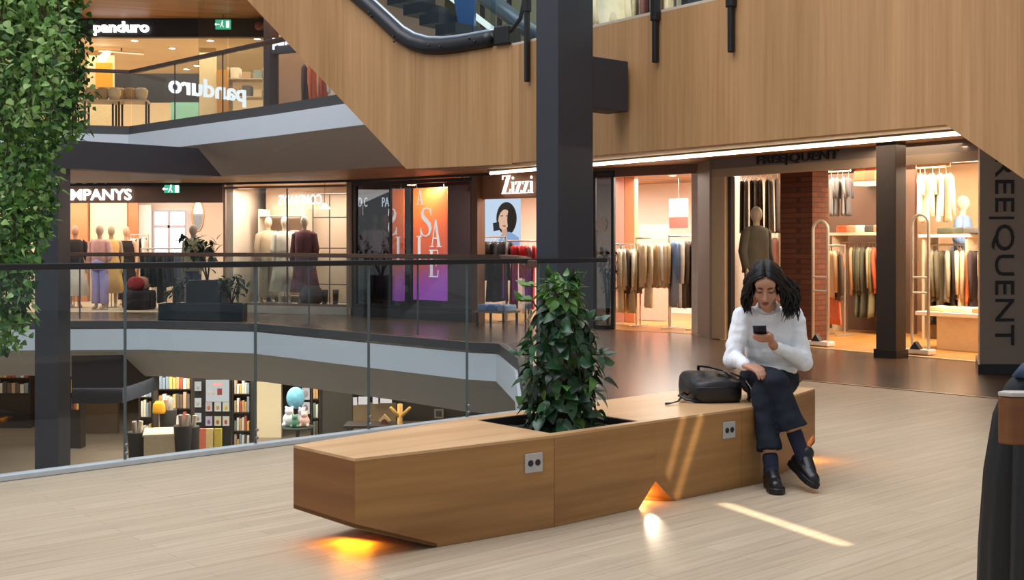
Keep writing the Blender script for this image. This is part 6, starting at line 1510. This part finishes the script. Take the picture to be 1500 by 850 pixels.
# black card stand
a, b, d = at(285, 25), at(338, 25), 25.0; t = thing('card_stand', 'black card stand with white cards on the lower level', 'stand', ((a+b)/2, d, ZL), world=True)
MB().box(((a+b)/2, d+.05, (ZL+ZV(553, d))/2), (b-a, .06, ZV(553, d)-ZL)).build('board', mat('#191718', .6), t, bevel=.004); MB().box(((a+b)/2, d, ZL+.11), (b-a, .30, .20)).build('base', mat('#1f1c1c', .6), t)
t2 = [('white notice poster with red print at the top of the black card stand', 301, 335, 557, 589, '#f2eeea'),]
for lab, u0, u1, v0, v1, c in t2:
    p0_, p1_ = ll(u0, 24.96, v1), ll(u1, 24.96, v0); tt = thing('notice_poster', lab, 'poster', p0_, world=True)
    MB().box(((p0_.x+p1_.x)/2, 25.0, (p0_.z+p1_.z)/2), (p1_.x-p0_.x, .02, p1_.z-p0_.z)).build('sheet', emat(c, .75), tt)  # sheet glows by itself in place of light falling on it
    MB().box(((p0_.x+p1_.x)/2, 24.985, ZV(563, 25)), (.2, .012, .05)).build('heading_bar', mat('#c98a84', .6), tt); MB().box((ll(322, 25).x, 24.985, ZV(574, 25)), (.10, .012, .14)).build('red_block', mat('#7a2f34', .6), tt); MB().box((ll(309, 25).x, 24.985, ZV(576, 25)), (.14, .012, .07)).build('grey_block', mat('#a9a5a2', .6), tt)
cards = [(290, 566), (290, 590), (290, 612), (306, 596), (319, 596), (331, 596), (306, 617), (319, 617), (331, 617)]
rowt = ['top', 'middle', 'bottom']
for k, (u, v) in enumerate(cards):
    c = ll(u, 24.98, v); o = MB().box((0, 0, 0), (.14, .02, .20)).build('greeting_card', emat(('#efe9e4', '#f4efe8', '#e8e2da', '#e8d2c4', '#f1ece0', '#f4ead2', '#d8c4cc', '#efdcb0', '#f0ddc4')[k], .75), None); o.location = c  # card colour carries its own glow instead of shop light
    lab = ('white card on the left strip of the black stand, %s one' % rowt[k]) if k < 3 else '%s card in the %s row of the black stand, %s along' % (('pink', 'white', 'pale yellow', 'lilac', 'gold', 'peach')[k-3], 'upper' if k < 6 else 'lower', ORD[(k-3) % 3])
    tag(o, lab, 'card', 'cards on the black stand')
    MB().ell((0, -.012, -.02), (.035, .004, .05), 10, 6).build('picture', mat(('#8a8a92', '#b0a494', '#9c8a86', '#b06a5a', '#b58a3a', '#c7a04a', '#7a5a86', '#a8642a', '#a85a3a')[k], .7), o)
for k, (u, c, n) in enumerate(((298, '#d97a62', 'coral'), (308, '#e8c98a', 'pale yellow'), (320, '#c9b24a', 'lime yellow'))):
    c0_ = ll(u, 24.93, 643); c0_.z = ZL+.211; h_ = (ZV(628, 24.9)-c0_.z); o = MB().box((0, 0, h_/2), (.15, .10, h_)).build('toy_box', mat(c, .6, 0, .3, 20), None, bevel=.006); o.location = c0_; o.location.y = 24.915
    tag(o, '%s toy box at the foot of the black card stand' % n, 'box', 'toy boxes on the card stand')
# counter, baskets, yellow bag
t = thing('counter', 'pale wooden counter in front of the lower bookcases', 'counter', ll(240, 24.2), .25); MB().box((0, 0, .40), (.75, .9, .80)).build('body', mat('#c9b08a', .6), t, bevel=.005); MB().box((0, 0, .82), (.80, .95, .04)).build('counter_top', mat('#dcc7a4', .5), t, bevel=.005)
for k, (u, d, h, lab) in enumerate(((200, 24.2, .82, 'dark stand at the left of the pale counter'), (268, 23.9, 1.0, 'tall dark basket stand right of the pale counter'), (279, 24.1, .95, 'tall dark basket stand beside the black card stand'), (246, 25.2, 1.15, 'dark stand below the yellow bag'))):
    t = thing('basket_stand', lab, 'stand', ll(u, d), .2, 'dark basket stands'); MB().lathe([(.15, 0), (.16, h*.5), (.19, h-.02), (.18, h), (.16, h-.02), (.02, h-.12)], (0, 0, 0), 20).build('basket', mat('#26221f', .7, 0, .2, 30), t, smooth=True)
    for j in range(3): MB().tube([(.05*cos(2.1*j), .05*sin(2.1*j), h-.1), (.09*cos(2.1*j), .09*sin(2.1*j), h+.22)], .045, 10).build('paper_roll', mat(('#c9bba6', '#7d8590', '#a58a7a')[j], .7), t)
o = MB().loft([[V((.14*s_*(abs(cos(a))**.5)*(1 if cos(a) > 0 else -1), .08*s_*sin(a), z)) for a in [2*pi*k/20 for k in range(20)]] for z, s_ in ((0, .9), (.04, 1), (.2, .9), (.27, .5))]).build('paper_bag', mat('#e0a21e', .6), None, smooth=True); o.location = ll(233, 25.0, 606); tag(o, 'bright yellow bag hanging before the tall lower bookcase', 'bag')
MB().tube([(-.05, 0, .26), (0, 0, .36), (.05, 0, .26)], .008, 6).build('handle', mat('#8a6420', .6), o)
# left: shelves behind the steel column
bookcase('low shelf crowded with goods at the far left of the lower level', -14, 48, 30, .9, 3, 9, 'the far left lower shelf', 'goods on the far left lower shelf', .40)
bookcase('narrow shelf of red and gold goods right of the steel column', 104, 122, 27, .9, 4, 3, 'the narrow gold shelf', 'goods on the narrow gold shelf', .38)
# right shop on the lower level: blue globe, white toys, posters
t = thing('paper_globe', 'pale blue paper globe hanging in the lower shop', 'globe', ll(433, 25.4, 590), world=True); c = ll(433, 25.4, 583); MB().ell(c, (.20, .2, .24), 20, 14).build('globe', mat('#6fb0c8', .7, 0, .5, 9), t, smooth=True); MB().tube([c+V((0, 0, .24)), V((c.x, c.y, -.9))], .006, 5).build('cord', m_black, t)
t = thing('display_table', 'dark round table piled with toys under the blue globe', 'table', ll(436, 25.2), 0); MB().lathe([(.34, .74), (.35, .76), (.34, .78), (.01, .78)], (0, 0, 0), 24).build('tabletop', mat('#3a4a44', .5), t); MB().lathe([(.22, .0), (.2, .03), (.04, .06), (.04, .74)], (0, 0, 0), 16).build('pedestal', mat('#2b3a34', .5), t)
for k, (x, y, r, c, n) in enumerate(((-.17, -.05, .15, '#e8e6ea', 'white'), (.08, .1, .14, '#b9b4be', 'grey'), (.17, -.12, .12, '#e9c0b4', 'pink'), (-.02, -.2, .10, '#5e8d74', 'green'))):
    mb = MB(); mb.ell((0, 0, r), (r, r*.8, r)); mb.ell((0, -.02, r*2.2), (r*.65, r*.6, r*.62)); 
    for s in (-1, 1): mb.ell((s*r*.45, -.01, r*2.75), (r*.22, r*.15, r*.25)); mb.ell((s*r*.7, -r*.6, r*.35), (r*.3, r*.42, r*.28))
    o = link('soft_toy', remesh(mb, .014, 3), mat(c, .95, 0, .2, 20)); o.location = (ll(436, 25.2).x+x, 25.2+y, ZL+.781); tag(o, '%s soft toy on the dark round table under the blue globe' % n, 'soft toy', 'soft toys under the globe')
for k, (u, v) in enumerate(((448, 577), (448, 598))):
    c = ll(u, 25.8, v); o = MB().box((0, 0, 0), (.17, .025, .26)).build('framed_print', emat('#efe6e2', .8), None); o.location = c; tag(o, '%s pale print beside the blue globe' % ('upper' if k == 0 else 'lower'), 'print', 'prints beside the globe'); MB().ell((0, -.014, 0), (.05, .004, .08), 12, 8).build('picture', mat('#a78f94', .7), o)  # print is emissive, lit by its own colour
bookcase('white lit shelf right of the blue globe', 457, 471, 25.6, .5, 4, 2, 'the white lit shelf', 'goods on the white lit shelf', .42)
for k, (u0, u1) in enumerate(((517, 523), (525, 539), (546, 554), (557, 574))):
    a, b = ll(u0, 28.6, 593), ll(u1, 28.6, 583); o = MB().box((0, 0, 0), (b.x-a.x, .03, .19)).build('price_board', emat('#f4e6e2', .9), None); o.location = ((a.x+b.x)/2, 28.6, ZV(588-k, 28.6)); tag(o, 'small white board high on the tan lower wall, %s from the dark panel' % ORD[k], 'board', 'white boards on the tan wall')  # board glows as if lit, with no lamp in it
t = thing('branch_stand', 'pale wooden branching stand on the lower level', 'stand', ll(586, 24.6), world=True); mp_ = mat('#e8b96a', .6)
c = ll(586, 24.6); MB().tube([c, ll(586, 24.6, 592)], .055, 10).build('trunk', mp_, t, smooth=True)
for u, v in ((572, 597), (601, 597)): MB().tube([ll(586, 24.6, 612), ll(u, 24.5, v)], [.04, .03], 8).build('branch', mp_, t, smooth=True)
t = thing('roof_ornament', 'small pale wooden house on the lower shop table', 'ornament', ll(563, 24.6, 618), world=True); c = ll(563, 24.6, 617); MB().vpoly([c+V((-.13, 0, 0)), c+V((0, 0, .14)), c+V((.13, 0, 0)), c+V((.08, 0, -.02)), c+V((0, 0, .06)), c+V((-.08, 0, -.02))], V((0, .1, 0))).build('roof', mat('#e0bd90', .6), t); MB().box(c+V((0, .05, -.03)), (.13, .08, .09)).build('walls', mat('#7a3a34', .6), t)
t = thing('display_table', 'long dark table in the lower shop behind the bench', 'table', ll(575, 24.7), 0); hh = ZV(621, 24.6)-ZL-.005
MB().box((0, 0, hh-.03), (2.0, .7, .05)).build('tabletop', mat('#3a322c', .5), t)
for x, y in ((-.9, -.28), (.9, -.28), (-.9, .28), (.9, .28)): MB().box((x, y, (hh-.055)/2), (.05, .05, hh-.055)).build('leg', m_dark, t)
t = thing('wall_picture', 'small pale framed picture on the dark lower wall', 'picture', ll(643, 29.9, 606), world=True); MB().box((ll(643, 29.9).x, 29.88, ZV(606, 29.9)), (.24, .03, .24)).build('frame', mat('#b9ad98', .5), t); MB().box((ll(643, 29.9).x, 29.86, ZV(606, 29.9)), (.15, .02, .15)).build('picture', mat('#5a5248', .6), t)

# added spots and hidden area fill for the dim walkways; no lamps seen
for k in range(4):
    q = fr(.2+k*1.35, -1.0); downlight(q.x, q.y, 2.5, 'ceiling spot over the dark walkway, %s from the middle shop' % ORD[k], 'spots over the dark walkway', .06, 10)
light('walkway_light', 'AREA', fr(2.2, -1.1, 2.46), 70, '#ffe6c8', 5.5, .9)
light('walkway_far_light', 'AREA', (-8.5, 21.0, 2.42), 45, '#fffaf4', 8, .8); light('lower_hall_light', 'AREA', (-4.5, 19.5, -1.0), 220, '#ffffff', 9, 1.6)  # lower hall area light added to brighten the soffit; no lamp seen
# ================================================================ hanging greenery, top left
m_iv = [leaf_mat('#2a4a1c', '#4f7d2e', '#82ad4c', .5, 5), leaf_mat('#1b3812', '#356026', '#598a38', .5, 5), leaf_mat('#6d9a48', '#98bd68', '#c3da98', .55, 6)]
def ivy(lab, us, d, vtop, vbot, n_per, seed, mats_w, L0=.05, thin=.5):
    """strands hanging from above; us = columns, vbot(u) = row where a strand ends"""
    rg = random.Random(seed); zt = ZV(vtop, d)
    t = thing('hanging_ivy', lab, 'hanging plant', (XU(sum(us)/len(us), d), d, ZV(max(vbot(u) for u in us), d)), world=True, group='hanging greenery')
    sets = [MB() for _ in m_iv]; st = MB()
    for u in us:
        dd = d+rg.uniform(-.35, .35); x = XU(u, dd); zb = ZV(vbot(u)+rg.uniform(-18, 14), dd); pts = []; n = 14
        ph = rg.random()*6
        for i in range(n+1):
            f = i/n; pts.append(V((x+.05*sin(ph+5*f), dd+.05*cos(ph+4*f), zt+(zb-zt)*f)))
        st.tube(pts, [.006]*(n)+[.002], 5)
        ln = zt-zb; m = int(n_per*ln)
        for i in range(m):
            f = rg.random(); k = min(n-1, int(f*n)); p = pts[k].lerp(pts[k+1], f*n-k); sp = .085*(1-.55*max(0, f-.6)/.4)
            p = p+V((rg.gauss(0, sp), rg.gauss(0, sp), rg.gauss(0, .02))); a = rg.random()*6.28
            dr = V((cos(a)*.8, sin(a)*.8-.4, rg.uniform(-1.1, .2))); w_ = rg.choices(range(len(m_iv)), mats_w)[0]; L = L0*rg.uniform(.55, 1.25)
            if rg.random() < .35: leaf(sets[w_], p, dr, V((0, -1, .6)), L*1.5, L*.32, .15, .5)       # narrow frond leaf
            else: leaf(sets[w_], p, dr, V((0, -1, .6)), L, L*.85, .15, .3)
    st.build('stems', mat('#4a4a2a', .8), t, smooth=True)
    for s_, m in zip(sets, m_iv): s_.build('foliage', m, t, smooth=True)
def vb_left(u): return 515 if u < 10 else (480 if u < 28 else (400 if u < 48 else (345 if u < 62 else 290)))
ivy('long hanging green plant reaching below the handrail at the left edge', [-22, -14, -7, -1, 4, 9, 14, 19, 23, 27, 32], 8.2, -110, vb_left, 150, 1, (5, 4, 2))
ivy('hanging green plant covering the top of the steel column', [34, 38, 42, 46, 50, 54, 58, 62, 65], 8.5, -110, vb_left, 170, 2, (5, 3, 3))
ivy('darker short hanging plant beside the upper craft shop', [68, 73, 78, 83, 87, 91, 95, 98, 101, 104], 9.4, -110, lambda u: 215 if u < 90 else (195 if u < 112 else 165), 170, 3, (2, 6, 1), .048)
ivy('bright feathery hanging plant at the top left corner', [-8, 6, 16, 26, 36, 46, 56, 66, 74], 7.8, -110, lambda u: 150+30*sin(u*.3), 120, 4, (3, 1, 6), .055)
# trough they hang from
t = thing('planter_trough', 'grey trough from which the greenery hangs', 'planter', (XU(40, 8.7), 8.7, ZV(-112, 8.7)), world=True)
MB().box((XU(45, 8.7), 8.6, ZV(-125, 8.2)), (1.2, 1.9, .22)).build('box', m_kerb, t)
# ---------------------------------------------------------------- camera, light, view
cam = bpy.data.cameras.new('camera'); cam.sensor_width = 36; cam.lens = 36*F/1500; cam.shift_y = -(425-HY)/1500; cam.clip_end = 200
co = bpy.data.objects.new('camera', cam); COL.objects.link(co); co.location = (0, 0, H); co.rotation_euler = (pi/2, 0, 0); SC.camera = co
w = bpy.data.worlds.new('skylight'); SC.world = w; w.use_nodes = True
nt = w.node_tree; bg = nt.nodes['Background']; bg.inputs[0].default_value = lin('#e4ebf2'); bg.inputs[1].default_value = .55
light('skylight_area', 'AREA', (-3, 7, 10.5), 1500, '#f2f5ff', 12, 10, target=(-2.6, 7.5, 0))
SC.view_settings.view_transform = 'Standard'; SC.view_settings.look = 'None'; SC.view_settings.gamma = 1; SC.view_settings.exposure = 0
SC.view_settings.use_curve_mapping = False
SC.cycles.use_denoising = True
SC.cycles.max_bounces = 8; SC.cycles.transparent_max_bounces = 16; SC.cycles.sample_clamp_indirect = 6

def beam(p0, p1, width, dirn, dist, energy, col='#fff1d6'):
    """a narrow shaft of light that lands as a streak from p0 to p1"""
    dirn = V(dirn).normalized(); m = (V(p0)+V(p1))/2; x = (V(p1)-V(p0)); x = x-dirn*x.dot(dirn); L = x.length; x.normalize(); z = -dirn; y = z.cross(x)
    o = light('sun_shaft', 'AREA', m-dirn*dist, energy, col, L, width, spread=radians(1.3)); o.rotation_euler = Matrix((x, y, z)).transposed().to_euler()
def flo(u, v): d = H*F/(v-HY); return V((XU(u, d), d, 0))
beam(flo(1060, 738), flo(1240, 799), .07, (.1, .25, -1), 3.2, .42)
beam(foot(BD, BE, 1028, 606), foot(BD, BE, 990, 732), .014, (.25, .7, -.75), 1.3, .05); beam(foot(BD, BE, 1003, 606), foot(BD, BE, 978, 700), .010, (.25, .7, -.75), 1.3, .028)
